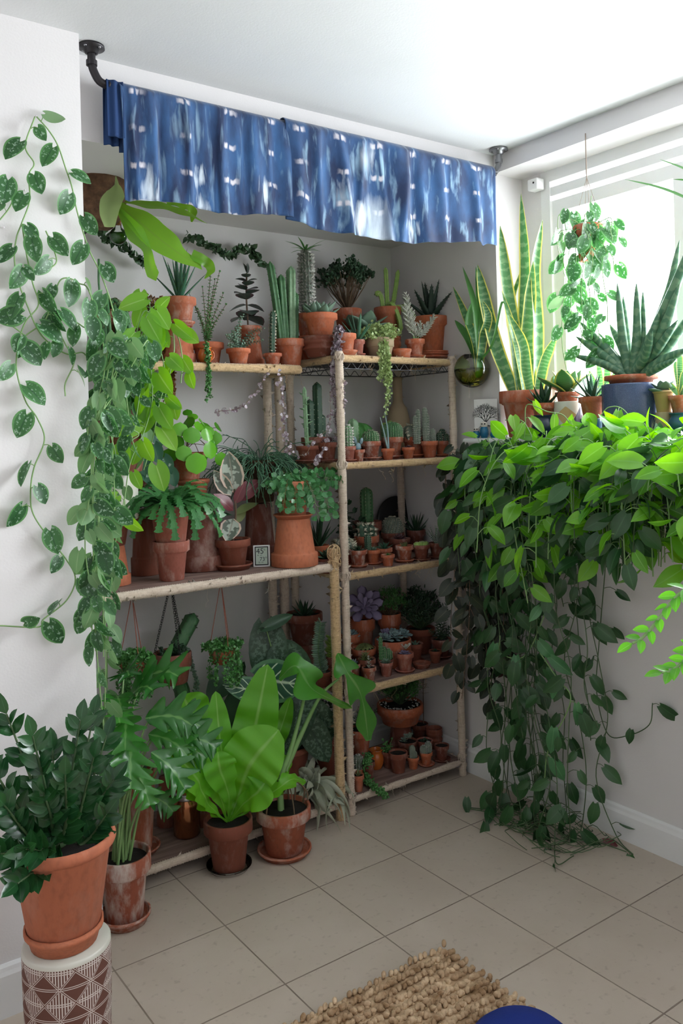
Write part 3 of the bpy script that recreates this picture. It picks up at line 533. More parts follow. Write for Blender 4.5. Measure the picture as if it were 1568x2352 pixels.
UX0,UX1,UY0,UY1=1.868,2.452,2.59,2.945; ZA,ZB_,ZCc,ZD,ZE=1.755,1.343,.920,.475,.068
su=thing('shelving_unit','tall narrow twine wrapped shelving unit with five shelves of small cacti','shelving unit',(UX0,UY0,0),0)
def off(o,P):   # express world-built meshes relative to their root
    for c in o.children: c.location=(-P[0],-P[1],-P[2])
for x,y in((UX0,UY0),(UX1,UY0),(UX0,UY1),(UX1,UY1)): post(su,x,y,0,ZA+.012,kn=(ZA-.01,ZB_-.01,ZCc-.01,ZD-.01,ZE+.01),m='jute_pale')
for z_,m_ in((ZA,'jute'),(ZB_,'jute'),(ZCc,'jute'),(ZD,'jute'),(ZE,'jute_pale')): shelf(su,UX0,UX1,UY0,UY1,z_,m_,edge=.012 if z_<.1 else .014)
g=G()     # wire deck and wavy truss under the top shelf
for k in range(26): x=UX0+.02+k*(UX1-UX0-.04)/25; g.tube([(x,UY0,ZA-.020),(x,UY1,ZA-.020)],.0014,4)
for y in(UY0+.01,UY1-.01): 
    g.tube([(UX0,y,ZA-.052),(UX1,y,ZA-.052)],.0022,4); t=np.linspace(0,1,120); g.tube(np.stack([UX0+(UX1-UX0)*t,t*0+y,ZA-.040+.011*np.sin(t*2*pi*11)],-1),.0016,4)
for x in(UX0,UX1): t=np.linspace(0,1,80); g.tube([(x,UY0,ZA-.052),(x,UY1,ZA-.052)],.0022,4); g.tube(np.stack([t*0+x,UY0+(UY1-UY0)*t,ZA-.040+.011*np.sin(t*2*pi*7)],-1),.0016,4)
g.build('wire_deck','wire',su); off(su,(UX0,UY0,0))
LX0,LX1,LY0,LY1=.86,1.815,2.585,2.945; ZM,ZT=.967,1.722
sl_=thing('shelving_unit','low wide twine wrapped rack with pale middle shelf and tall back posts','shelving unit',(LX0,LY0,0),0)
post(sl_,LX1,LY0,0,ZM+.055,r=.0185,m='jute',kn=(ZM+.045,ZM+.03,ZM,ZE)); post(sl_,LX0,LY0,0,ZM+.03,m='jute_pale')
for x in(LX0,LX1): post(sl_,x,LY1,0,ZT-.02,r=.018,m='jute_pale')
shelf(sl_,LX0,LX1,LY0,LY1,ZM,'jute_pale',edge=.0155,nst=4); shelf(sl_,LX0,LX1,LY0,LY1,ZE+.004,'jute_pale',edge=.014,nst=3); shelf(sl_,LX0,LX1-.04,2.72,LY1,ZT,'jute',edge=.0165,nst=14); off(sl_,(LX0,LY0,0))
# third post beside the back pair
g=G(); wrapped(g,(LX1-.05,LY1+.01,0),(LX1-.05,LY1+.01,ZT-.03),.017); o=g.build('wrapped_pole','jute_pale'); tag(o,'twine wrapped pole beside the back posts of the low rack','pole')
# ================================================================ rod and cloths
RY,RZ=2.30,2.458
def flange_arm(par,x,sg):
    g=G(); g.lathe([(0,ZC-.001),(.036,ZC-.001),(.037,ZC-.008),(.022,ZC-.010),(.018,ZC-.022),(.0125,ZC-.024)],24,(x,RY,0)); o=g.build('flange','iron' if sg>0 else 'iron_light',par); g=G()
    for k in range(4): g.lathe([(0,ZC-.0115),(.004,ZC-.011),(.0045,ZC-.008)],8,(x+.027*math.cos(k*pi/2+.6),RY+.027*math.sin(k*pi/2+.6),0))
    g.build('screw','screw',o)
    g=G(); g.tube(spline([(x,RY,ZC-.02),(x,RY,RZ+.055),(x+sg*.004,RY,RZ+.035),(x+sg*.02,RY,RZ+.008),(x+sg*.045,RY,RZ),(x+sg*.06,RY,RZ)],24),.0115,12)
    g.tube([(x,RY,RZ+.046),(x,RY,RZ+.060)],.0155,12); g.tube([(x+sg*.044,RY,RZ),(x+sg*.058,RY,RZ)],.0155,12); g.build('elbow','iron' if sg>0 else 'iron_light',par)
rod=thing('curtain_rod','black iron pipe curtain rod hung from the ceiling on two flanges','curtain rod',(0,0,0))
g=G(); g.tube([(.88,RY,RZ),(2.44,RY,RZ)],.011,12); g.build('pipe','iron',rod); flange_arm(rod,.832,1); flange_arm(rod,2.462,-1)
def cloth(label,x0,x1,hem,mat,seed,back=.18,amp=.014,nf=14,yoff=0.):
    rs=np.random.RandomState(seed); n=170; s=np.linspace(0,1,n); m=60; hx=[h[0] for h in hem]; hz=[h[1] for h in hem]
    ph=rs.uniform(0,6,4); P=np.zeros((m,n,3)); rr=.014+yoff
    kx=np.sort(rs.uniform(0,1,nf)); kd=rs.uniform(-1,1,nf); kw=rs.uniform(.006,.022,nf); ks=rs.uniform(-.05,.05,nf)
    for j,sv in enumerate(s):
        x=x0+(x1-x0)*sv; zb=np.interp(x,hx,hz); 
        for i in range(m):
            t=i/(m-1.)
            if t<.22: f=t/.22; z=RZ-back*(1-f); y=RY+rr; d=back*(1-f); fr=1.
            elif t<.30: a=(t-.22)/.08*pi; z=RZ+rr*math.sin(a); y=RY+rr*math.cos(a); d=0; fr=0
            else: f=(t-.30)/.70; z=RZ-(RZ-zb)*f; y=RY-rr; d=(RZ-zb)*f; fr=-1.
            q_=0
            for a,b,c,e in zip(kx,kd,kw,ks): q_+=b*math.exp(-((sv-a-e*d/.4)/c)**2/2)
            fall=min(1,d/.10); amp_=amp*(.35+.65*fall)
            w_=amp_*(q_*.8+.55*math.sin(sv*31+ph[0]+d*3)+.35*math.sin(sv*67+ph[1]-d*5))*(1 if d>0 else .25)
            P[i,j]=(x+.006*math.sin(sv*40+ph[2])*fall,y+fr*w_*.9-abs(w_)*.2+(fr*.006 if d else 0),z+(.0 if d else abs(w_)*.25))
    g=G(); g.grid(P); V=P.reshape(-1,3)
    UVv=g.uv[0]; o=g.build('dyed_cloth',mat); tag(o,label,'curtain','indigo cloths draped over the rod'); md=o.modifiers.new('thick','SOLIDIFY'); md.thickness=.0016; return o
zp=lambda px,py,y=2.28:(ony(px,py,y)[0],ony(px,py,y)[2])
cloth('deep indigo tie-dyed cloth with rows of pale dashes, over the rod by the black elbow',.905,1.505,[zp(268,455),zp(300,462),zp(375,462),zp(430,470),zp(500,490),zp(560,494),zp(625,492)],'dye_dense',3,amp=.009,nf=9)
cloth('wider tie-dyed cloth with bleached white bursts, nearer the window',1.455,2.415,[zp(590,492),zp(640,495),zp(700,520),zp(735,530),zp(800,540),zp(850,546),zp(915,560),zp(1000,558),zp(1060,557),zp(1090,556),zp(1112,565),zp(1120,560)],'dye_open',8,amp=.015,nf=26,yoff=.008)
g=G(); xs=np.linspace(.868,.915,14); zs=np.linspace(0,1,14); P=np.zeros((14,14,3))
for i in range(14):
    for j in range(14): P[i,j]=(xs[j],RY+.016+.006*math.sin(j*.9+i*.1),RZ+.012-zs[i]*(RZ+.012-ony(250,335,2.32)[2]))
P2=P.copy(); P2[:,:,1]=RY-.016+.004*np.sin(np.arange(14)*.8)[None]; P2[:,:,2]=RZ+.012-zs[:,None]*.16
g.grid(np.vstack([P2[::-1],P])); o=g.build('dyed_cloth','indigo'); tag(o,'narrow plain indigo cloth end hanging beside the black elbow','curtain','indigo cloths draped over the rod'); o.modifiers.new('thick','SOLIDIFY').thickness=.0016
# ================================================================ rug and cushion
rg=thing('jute_rug','braided natural jute rug lying on the tiled floor','rug',(1.2,1.3,0))
g=G(); g.box((-.02,.0,.007),(.76,.90,.012)); g.build('rug_base','rug',rg,smooth=False)
g=G(); rows=np.arange(-.445,.452,.0145); O=[];D=[]
for k,y in enumerate(rows):
    for x in np.arange(-.40,.362,.0175): O.append((x+(k%2)*.006+rnd(-.004,.004),y+rnd(-.003,.003),.011+rnd(0,.010))); D.append((1,(.9 if k%2 else -.9)+rnd(-.35,.35),rnd(.0,.5)))
g.inst(fat(round_,.8,7,6),O,D,[0,0,1],np.random.uniform(.018,.024,len(O)),.0135); g.build('braids','rug',rg)
c=onz(1205,2492,0); o=G(); r_=.125; o.lathe([(0,.0),(r_*.9,.0),(r_,.03),(r_*1.0,.05),(r_*.93,.075),(r_*.75,.095),(r_*.4,.105),(0,.107)],40,(0,0,0)); o=o.build('floor_cushion','blue_cloth',loc=(c[0],c[1],.018)); tag(o,'royal blue cloth cushion on the edge of the jute rug','cushion')
# ================================================================ plants and pots
PP='potted plant'; CA='cactus'; SU='succulent'; PO='pot'
def emptypot(label,px,py,w,h,kind='inv',mat='terracotta',name='terracotta_pot',group=None,**k):
    q=potted(label,PO,px,py,w,h,kind=kind,mat=mat,name=name,group=group,soil=False,**k); return q
def top(q,extra=0): return q.P[2]+q.H+extra
# ---- upper left shelf
def sA(label,cat,px,w,h,Y=2.80,z=ZT,py=838,**k): return potted(label,cat,px,py,w,h,z=z,Y=Y,**k)
q=sA('fuzzy rat-tail cactus draping over a dark pot behind the wall edge',CA,243,90,118,Y=2.85,z=ZT,mat='terracotta_dark',name='rat_tail_cactus'); g=G()
for i in range(22):
    a=rnd(-2.4,.4); d=np.array([math.cos(a),S(a),0]); l=q.R*rnd(.9,1.5); p=spline([np.array([0,0,q.z]),d*l*.4+[0,0,q.z+rnd(.02,.06)],d*l*.8+[0,0,q.z+rnd(.0,.04)],d*l+[0,0,q.z-rnd(.04,.12)],d*l*1.02+[0,0,q.z-rnd(.12,.17)]],14); g.tube(p,.0062,7)
    for _ in range(9): spikes(g,p+np.random.normal(0,.003,p.shape),rdir(14),.008,.0009,1)
p=spline([(0.0,0,q.z),(-.02,-.01,q.z+.10),(-.015,0,q.z+.2)],10); g.tube(p,.004,6); g.build('stems',['cactus_green','leaf_olive'],q.r)
q=sA('rust-brown trailing succulent spilling down beside the aloe',SU,350,76,105,Y=2.885,mat='terracotta_dark',name='trailing_succulent'); bush(q,'leaf_brown','stem_brown',R=.085,H=.10,nb=60,nl=12,ls=.011)
trail(q,'leaf_brown','stem_brown',[(rnd(-.6,1),-rnd(.2,1),rnd(.06,.20),rnd(-.01,.01)) for _ in range(26)],sp=.006,ls=.008,name='hanging_foliage')
st=emptypot('upturned pot holding up the slim aloe on the upper left shelf',413,838,74,85,Y=2.80,z=ZT)
q=sA('slim blue-green aloe in a chalky pot raised on an upturned pot',SU,416,76,66,Y=2.80,z=top(st),mat='terracotta_chalky',name='potted_aloe',saucer=1,sw=1.05,sh=12)
agave(q,'leaf_aloe',15,L=125*q.s,w=.0085,lo=50,hi=86,curve=-.1,thick=.5,teeth='leaf_pothos',name='leaves')
q=sA('spindly elephant bush with tiny leaves in a low pot on the upper left shelf',SU,478,74,52,Y=2.84,name='elephant_bush')
s_=q.s; upright(q,'leaf_green','stem_brown',[[(0,0,q.z),(a*.3*s_,0,q.z+h*.45*s_),(a*s_,-.01,q.z+h*s_)] for a,h in((-46,115),(-34,95),(-12,130),(12,188),(20,150),(32,170),(40,120),(46,95),(2,100),(-24,80))],sp=.013,ls=.015,T=F_ov,el=.2,sr=.0022)
q=sA('tiny glazed handled jug with hanging sprigs at the shelf front',SU,472,34,36,Y=2.745,kind='jug',mat='orange_glaze',name='planted_jug'); g=G(); t=np.linspace(-1.3,1.3,10); g.tube(np.stack([q.R*(.8+.5*np.cos(t)),0*t,q.H*.52+q.H*.3*np.sin(t)],-1),.0028,6); g.build('handle','orange_glaze',q.r)
trail(q,'leaf_green','stem_dark',[(-.2,-1,rnd(.10,.145),rnd(-.008,.008)) for _ in range(5)],sp=.007,ls=.010,T=F_ov)
q=sA('string of stacked blue-green leaves bushing from a small front pot',SU,548,56,36,Y=2.76,name='potted_crassula',mat='terracotta')
upright(q,'leaf_greygreen','stem_brown',[[(0,0,q.z),(a*.5*s_,-.01,q.z+h*.8*s_),(a*s_,-.03,q.z+h*s_)] for a,h in((-34,10),(-24,40),(-10,52),(4,78),(30,25),(42,34),(54,22),(-38,30),(-16,25),(10,20),(58,50))],sp=.006,ls=.014,T=F_ov,el=.1,taper=.2)
st=emptypot('upturned pot under the dusky-leaved kalanchoe',577,838,62,70,kind='inv',Y=2.87,z=ZT)
q=sA('tall kalanchoe with dusky broad leaves above a glass-dark bowl',PP,572,62,24,Y=2.87,z=top(st),kind='bowl',name='dusky_kalanchoe',mat='terracotta')
s_=q.s; g=G(); gs=G(); p=spline([(0,0,q.z),(-.004,0,q.z+70*s_),(0,0,q.z+125*s_)],12); gs.tube(p,.004,6)
for k in range(9):
    o=p[min(11,2+k)]; 
    for b in range(2+(k%2)):
        a=k*1.3+b*pi+rnd(-.2,.2); l=(50-3.4*k)*s_; g.inst(T_ov,[o],[(math.cos(a),S(a),.35 if k>2 else -.25)],[(0,0,1)],[l],[l*1.25])
g.inst(T_ov,[p[-1]]*3,[(.2,.1,1),(-.3,-.1,1),(.1,-.3,1)],[(1,-1,0)]*3,24*s_,28*s_); gs.build('stem','stem_brown',q.r); g.build('leaves','leaf_kalanchoe',q.r)
q=sA('thin finger cactus in the smallest pot at the shelf edge',CA,626,44,27,Y=2.75,name='potted_cactus',mat='terracotta'); ribbed(q,'cactus_dark',7*q.s,105*q.s,5,lean=(.05,0),sl=.007,sn=14)
q=sA('large candelabra cactus with green columns at the end of the upper left shelf',CA,664,78,62,Y=2.79,name='candelabra_cactus')
for x,h,r,le,n in((-20,185,10,(-.13,0),16),(-8,158,11,(-.05,0),16),(9,180,12,(.02,0),16),(20,120,8,(.03,0),10)): ribbed(q,'cactus_pale' if x==9 else 'cactus_green',r*q.s,h*q.s,5,at=(x*q.s,0),depth=.45,lean=le,spine='spine_dark',sl=.004,sn=n,per=1)
# ---- top of the narrow unit
def sB(label,cat,px,w,h,Y=2.70,z=ZA,py=808,**k): return potted(label,cat,px,py,w,h,z=z,Y=Y,**k)
st=emptypot('stack of ringed pots at the back corner beneath the spiny palm',712,820,66,58,kind='rings',Y=2.90,z=ZA)
q=sB('spiny grey trunk crowned with narrow leaves at the back',PP,708,56,52,Y=2.90,z=top(st),name='madagascar_palm'); s_=q.s
ribbed(q,'cactus_grey',15*s_,155*s_,14,depth=.08,spine='wool',sl=.014,sn=20,per=2,name='trunk'); g=G(); n=16; a=np.linspace(0,6.3*2,n); 
for k in range(n): e=rnd(.05,.7); d=np.array([math.cos(a[k]),S(a[k]),e]); l=52*s_*rnd(.7,1.1); g.blade(spline([(0,0,q.z+150*s_),d*l*.5+[0,0,q.z+150*s_],d*l+[0,0,q.z+150*s_-l*.12]],7),[.002,.004,.0045,.004,.003,.002,.0005],(0,0,1),fold=.3)
g.build('crown_leaves','leaf_green',q.r)
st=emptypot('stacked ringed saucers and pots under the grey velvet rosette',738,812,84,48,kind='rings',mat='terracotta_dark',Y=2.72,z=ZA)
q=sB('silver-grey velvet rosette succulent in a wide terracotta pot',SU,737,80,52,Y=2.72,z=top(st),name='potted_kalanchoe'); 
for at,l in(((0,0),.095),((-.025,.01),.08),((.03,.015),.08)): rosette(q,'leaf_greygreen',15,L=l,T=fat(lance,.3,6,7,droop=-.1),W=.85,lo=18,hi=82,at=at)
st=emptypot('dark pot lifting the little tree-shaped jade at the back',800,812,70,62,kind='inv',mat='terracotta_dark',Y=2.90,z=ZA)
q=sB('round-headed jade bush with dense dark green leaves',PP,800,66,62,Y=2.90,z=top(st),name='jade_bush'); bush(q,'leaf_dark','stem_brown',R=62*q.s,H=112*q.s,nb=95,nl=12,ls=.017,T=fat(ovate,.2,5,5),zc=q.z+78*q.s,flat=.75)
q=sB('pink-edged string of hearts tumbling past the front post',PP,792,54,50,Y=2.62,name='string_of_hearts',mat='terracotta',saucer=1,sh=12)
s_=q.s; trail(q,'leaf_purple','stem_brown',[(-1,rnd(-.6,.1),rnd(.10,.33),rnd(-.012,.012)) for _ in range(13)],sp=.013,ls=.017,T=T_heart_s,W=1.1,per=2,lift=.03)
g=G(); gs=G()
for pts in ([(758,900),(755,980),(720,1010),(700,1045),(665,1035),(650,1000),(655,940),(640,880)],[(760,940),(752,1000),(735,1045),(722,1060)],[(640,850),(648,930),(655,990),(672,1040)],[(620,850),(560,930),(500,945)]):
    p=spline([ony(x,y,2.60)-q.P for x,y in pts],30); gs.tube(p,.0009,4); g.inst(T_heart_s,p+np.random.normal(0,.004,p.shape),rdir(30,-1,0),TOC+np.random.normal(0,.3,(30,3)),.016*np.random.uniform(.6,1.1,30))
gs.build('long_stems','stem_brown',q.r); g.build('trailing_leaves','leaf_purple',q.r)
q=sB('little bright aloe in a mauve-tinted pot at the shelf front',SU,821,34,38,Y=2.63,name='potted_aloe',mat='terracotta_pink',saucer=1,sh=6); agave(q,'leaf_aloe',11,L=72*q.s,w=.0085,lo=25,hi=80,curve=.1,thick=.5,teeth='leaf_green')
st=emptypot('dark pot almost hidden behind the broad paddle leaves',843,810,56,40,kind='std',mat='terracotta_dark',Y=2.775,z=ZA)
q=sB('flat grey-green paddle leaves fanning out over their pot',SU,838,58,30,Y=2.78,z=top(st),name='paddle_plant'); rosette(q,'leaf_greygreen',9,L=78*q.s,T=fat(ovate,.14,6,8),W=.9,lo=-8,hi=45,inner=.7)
st=emptypot('ringed pot under the yellow-green star cactus',890,805,62,62,kind='rings',Y=2.86,z=ZA)
q=sB('yellow-green snaky star cactus reaching up and over its pot',CA,892,62,66,Y=2.85,z=top(st)-.0,name='starfish_cactus',mat='terracotta_smooth'); s_=q.s
for pts in([(0,0,0),(0,0,45),(-2,0,100)],[(12,0,0),(22,0,35),(36,0,98)],[(4,0,0),(30,-10,8),(50,-25,-25),(78,-40,-48)],[(-8,0,0),(-4,-20,12),(6,-32,-20),(10,-34,-52)],[(-12,0,0),(-16,0,28),(-24,0,38),(-34,0,34)],[(10,0,0),(44,-8,10),(70,-20,-20),(60,-25,-18)]): ribbed(q,'cactus_lime',6.2*s_,100*s_,4,path=[np.array(p_,float)*s_+[0,0,q.z] for p_ in pts],depth=.45,spine='spine',sl=.005,sn=14,per=1)
q=sB('mound of string of turtles trailing over the jute-edged top shelf',SU,873,64,44,Y=2.635,name='string_of_turtles',kind='bowl',mat='sandstone'); s_=q.s
bush(q,'leaf_turtle','stem_green',R=52*s_,H=62*s_,nb=70,nl=12,ls=.011,T=T_rs,zc=q.z+10*s_,flat=.8); trail(q,'leaf_turtle','stem_green',[(rnd(-.9,-.1),-1,rnd(.06,.115),rnd(-.01,.01)) for _ in range(20)]+[(-.35,-1,.19,0),(-.3,-1,.24,.01),(-.4,-1,.17,-.01)],sp=.006,ls=.010,name='hanging_foliage')
o=emptypot('spare shallow bowl and saucer beside the string of turtles',922,812,46,20,kind='saucer',name='saucer',Y=2.62,z=ZA)
q=sB('chalk-white finger-leaved succulent leaning from a small front pot',SU,953,46,44,Y=2.625,name='ghost_succulent',saucer=1,sh=7); s_=q.s; upright(q,'leaf_white','stem_green',[[(0,0,q.z),(a*.6*s_,-.005,q.z+h*.5*s_),(a*s_,-.01,q.z+h*s_)] for a,h in((-34,80),(-22,60),(-8,38),(12,42),(34,40),(-28,105),(56,60),(-12,70))],sp=.006,ls=.022,T=F_finger,pair=3,el=.7,taper=.1,W=1.1,start=.3,sr=.002)
st=emptypot('pair of stacked saucers under the black-green aloe',990,812,86,24,kind='rings',Y=2.74,z=ZA)
q=sB('black-green upright aloe in the big pot near the window end',SU,990,82,80,Y=2.74,z=top(st),name='potted_aloe',mat='terracotta'); agave(q,'leaf_aloe_black',12,L=100*q.s,w=.019,lo=38,hi=84,curve=-.25,thick=.45,teeth='leaf_aloe_black',ends='split')
g=G(); g.tube(spline([ony(1003,640,2.80),ony(1002,590,2.84),ony(992,560,2.9),ony(975,500,2.95)],14),.0022,5); tag(g.build('black_cable','black'),'thin black cable rising behind the black-green aloe','cable')
# ---- second shelf
def sC(label,cat,px,w,h,py=None,Y=None,**k): k.setdefault('name','potted_cactus'); Y=Y or {1058:2.625,1054:2.64,1053:2.67,1052:2.645}.get(py,2.70); return potted(label,cat,px,py or 1050,w,h,z=ZB_,Y=Y,**k)
q=sC('pale candelabra spurge with many little arms, left of the front post',CA,706,52,40,Y=2.70,mat='terracotta_dark',saucer=1,name='potted_spurge'); s_=q.s
p=spline([(0,0,q.z),(-.004,0,q.z+70*s_),(-.006,0,q.z+140*s_)],14); ribbed(q,'cactus_pale',5.5*s_,140*s_,4,path=list(p),depth=.35,spine=None); g=G(); O=p[np.random.randint(1,12,46)]; D=rdir(46,-.2,.7); g.inst(F_finger,O,D,[0,0,1],np.random.uniform(.012,.030,46),.009); g.build('branches','cactus_pale',q.r)
q=sC('dark twin columns behind the candelabra spurge',CA,722,60,56,Y=2.84,mat='terracotta_dark'); [ribbed(q,'cactus_dark',r*q.s,h*q.s,6,at=(x*q.s,0),sl=.004) for x,h,r in((-10,95,11),(12,135,12),(24,60,9))]
q=sC('plain dark pot with a low mound, left of the front post',PP,752,46,46,Y=2.68,mat='terracotta_dark',saucer=1,name='potted_succulent'); bush(q,'leaf_mauve_dark','stem_brown',R=.02,H=.02,nb=14,nl=6,ls=.009)
q=sC('white-haired column cactus just right of the front post',CA,799,38,36,1058,mat='terracotta_pink',saucer=1); ribbed(q,'cactus_pale',12*q.s,55*q.s,11,spine='wool',sl=.008,per=4)
q=sC('smooth pale-striped cactus behind the white-haired one',CA,812,38,30,Y=2.74,mat='terracotta_dark'); ribbed(q,'cactus_pale',14*q.s,72*q.s,6,sl=.003)
q=sC('bunny-ear cactus in a chalky thimble of a pot',CA,823,31,27,1058,mat='terracotta_chalky',name='bunny_ear_cactus'); g=G(); s_=q.s
for (x,z_,l,wd,t) in((0,0,19,17,0),(-6,15,19,9,-.28),(7,14,17,9,.3)): g.inst(fat(round_,.4,8,8),[(x*s_,0,q.z+z_*s_)],[(t,0,1)],[(0,-1,0)],[l*s_],[wd*s_])
v=np.concatenate(g.v); spikes(g,v[::2],rdir(len(v[::2])),.002,.0006,1); g.build('pads',['cactus_blue','spine'],q.r)
q=sC('dense round barrel cactus in a salt-stained pot with saucer',CA,853,46,44,1053,mat='terracotta_chalky',saucer=1); ribbed(q,'cactus_green',19*q.s,32*q.s,18,depth=.22,sl=.005,sn=8)
q=sC('large dark fluted dome cactus in a wide dark bowl at the back',CA,822,92,38,Y=2.88,kind='bowl',mat='terracotta_dark'); ribbed(q,'cactus_bright',38*q.s,50*q.s,12,depth=.35,spine=None,z=q.z+.0); ribbed(q,'cactus_green',20*q.s,30*q.s,12,depth=.35,at=(.05,-.01),spine=None)
q=sC('cluster of dark green rosettes on short stems',SU,846,38,34,Y=2.765,mat='terracotta_dark',name='potted_succulent'); [rosette(q,'leaf_dark',14,L=.017,at=(rnd(-.022,.022),rnd(-.012,.012)),z=q.z+rnd(.0,.05),lo=0) for _ in range(9)]
q=sC('two thin pale sticks crossing from a tiny front pot',SU,891,31,26,1058,name='stick_succulent'); g=G(); s_=q.s; g.tube(spline([(0,0,q.z),(-10*s_,0,q.z+40*s_),(-20*s_,0,q.z+74*s_)],8),np.linspace(.0042,.002,8),6); g.tube(spline([(2*s_,0,q.z),(1*s_,0,q.z+45*s_),(-6*s_,0,q.z+84*s_)],8),np.linspace(.0042,.002,8),6); g.build('stems','leaf_blue',q.r)
q=sC('fine-ribbed green globe cactus in a tall pot, middle of the shelf',CA,902,50,50,Y=2.71,mat='terracotta_chalky',saucer=1); ribbed(q,'cactus_green',25*q.s,42*q.s,26,depth=.15,sl=.003,sn=12)
q=sC('short bright green columns behind the globe cactus',CA,897,50,40,Y=2.86,mat='terracotta_dark'); [ribbed(q,'cactus_lime',9*q.s,(48+rnd(-6,6))*q.s,8,at=(x*q.s,0),sl=.003) for x in(-16,0,16)]
b=thing('wrapped_bottle','brown twine covered bottle with a long neck against the back wall','bottle',tuple(ony(917,1050,2.90)*[1,1,0]+[0,0,ZB_]),0); P=ony(917,1050,2.90); s_=mpp(P); g=G(); g.lathe([(0,0),(24*s_,.002),(27*s_,40*s_),(26*s_,85*s_),(20*s_,112*s_),(13*s_,122*s_),(11*s_,130*s_),(10.5*s_,175*s_),(11*s_,182*s_),(0,184*s_)],26); g.build('body','sandstone',b)
q=sC('dark frilly rosette in a small orange front pot',SU,938,30,26,1054,name='potted_succulent'); rosette(q,'leaf_mauve_dark',22,L=.022,lo=0)
q=sC('star-ribbed grey cactus with long spines and a saucer',CA,950,50,48,Y=2.72,saucer=1); ribbed(q,'cactus_grey',23*q.s,34*q.s,7,at=(-.01,0),sl=.016,sn=5,per=2)
q=sC('group of slim grey pencil columns in a bright front pot',CA,987,40,38,1052,saucer=0); s_=q.s; [ribbed(q,'cactus_grey',r*s_,h*s_,12,at=(x*s_,y*s_),sl=.004,sn=14,spine='wool',per=1) for x,y,h,r in((-12,0,84,6.5),(-2,4,70,5),(-26,8,80,5),(10,0,34,7),(-34,10,66,5))]
q=sC('tall powder-blue column cactus at the back right',CA,990,40,40,Y=2.84,mat='terracotta_dark'); ribbed(q,'cactus_blue',13.5*q.s,98*q.s,8,sl=.006)
q=sC('clumped round green cacti in the pot nearest the right post',CA,1015,31,36,Y=2.68,saucer=1); [ribbed(q,'cactus_dark',8*q.s,r*q.s,9,at=(x*q.s,y*q.s),sl=.005,sn=6) for x,y,r in((-7,0,26),(5,3,34),(9,-5,22))]
q=sC('crooked pale cactus leaning between grey pencil columns',CA,968,30,36,Y=2.82,mat='terracotta_dark'); ribbed(q,'cactus_pale',6*q.s,80*q.s,6,path=[(0,0,q.z),(-.01,0,q.z+.04),(-.03,0,q.z+.07),(-.028,0,q.z+.11)],sl=.004)
# ---- third shelf
def sD(label,cat,px,w,h,py=None,Y=None,**k): k.setdefault('name','potted_succulent'); return potted(label,cat,px,py or 1290,w,h,z=ZCc,Y=Y,**k)
q=sD('tall single ribbed cactus in the widest back pot of the third shelf',CA,845,68,82,Y=2.875,mat='terracotta_dark',name='potted_cactus'); ribbed(q,'cactus_green',15*q.s,88*q.s,8,sl=.005,sn=12)
q=sD('dark horned cactus with long curved spines in a shallow pot',CA,843,58,58,Y=2.785,mat='terracotta',name='potted_cactus'); [ribbed(q,'cactus_dark',10*q.s,(24+rnd(0,14))*q.s,5,at=(x*q.s,0),sl=.018,sn=4,per=2) for x in(-16,0,14)]
q=sD('white-spined ball cactus on a dark pot at the middle back',CA,903,54,48,Y=2.875,mat='terracotta_dark',name='potted_cactus'); ribbed(q,'cactus_grey',24*q.s,44*q.s,20,depth=.1,spine='spine',sl=.006,sn=11,per=3,tw=.6)
q=sD('pointed dark rosette in the front pot beside the middle post',SU,823,42,40,1305,saucer=1,mat='terracotta_chalky'); rosette(q,'leaf_dark',26,L=.040,T=F_awl,W=1.0,lo=0)
q=sD('small jade-green rosette with a column beside it, second front pot',SU,858,34,34,1298,saucer=1); rosette(q,'leaf_greygreen',18,L=.024,lo=5); ribbed(q,'cactus_dark',8*q.s,42*q.s,8,at=(-.018,.012),sl=.003)
q=sD('spiky toothed haworthia rising above the front row',SU,883,38,34,Y=2.69,mat='terracotta_chalky'); rosette(q,'leaf_aloe',24,L=.046,T=F_awl,W=.9,lo=15)
q=sD('tiny green tuft in the smallest front pot of the third shelf',SU,891,32,26,1301); rosette(q,'leaf_green',16,L=.017,T=F_awl,W=1.3,lo=20)
q=sD('reddish clump of aloe tips in a salty pot with wide saucer',SU,929,42,38,1293,saucer=1,mat='terracotta_chalky'); [rosette(q,'leaf_olive',9,L=.024,T=F_awl,W=1.2,lo=40,at=(rnd(-.014,.014),rnd(-.01,.01))) for _ in range(5)]
q=sD('wine-purple rosette on a low dark pot',SU,919,50,44,Y=2.76,mat='terracotta_dark'); rosette(q,'leaf_mauve_dark',26,L=.045,T=fat(lance,.3,6,6,droop=-.15),W=.9,lo=-5)
q=sD('lime green pincushion mound in a dark pot with saucer',CA,968,40,37,1290,saucer=1,mat='terracotta_dark',name='potted_cactus'); [ribbed(q,'cactus_lime',7.5*q.s,12*q.s,10,at=(x*q.s,y*q.s),sl=.002,sn=4) for x,y in((-13,0),(-5,-5),(5,-4),(13,0),(-8,6),(2,5),(10,7),(0,-10))]
q=sD('white-banded zebra haworthia in a dark pot with saucer',SU,1004,38,36,1284,saucer=1,mat='terracotta_dark'); agave(q,'leaf_zebra',15,L=46*q.s,w=.006,lo=45,hi=88,curve=-.15,thick=.6)
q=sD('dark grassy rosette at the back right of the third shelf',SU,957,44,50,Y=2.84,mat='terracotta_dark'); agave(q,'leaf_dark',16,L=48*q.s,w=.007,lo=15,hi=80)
q=sD('dark pot with low leaves nearest the right post, third shelf',PP,1024,30,40,Y=2.67,saucer=1,mat='terracotta_dark',name='potted_plant'); rosette(q,'leaf_dark',10,L=.03,lo=10)
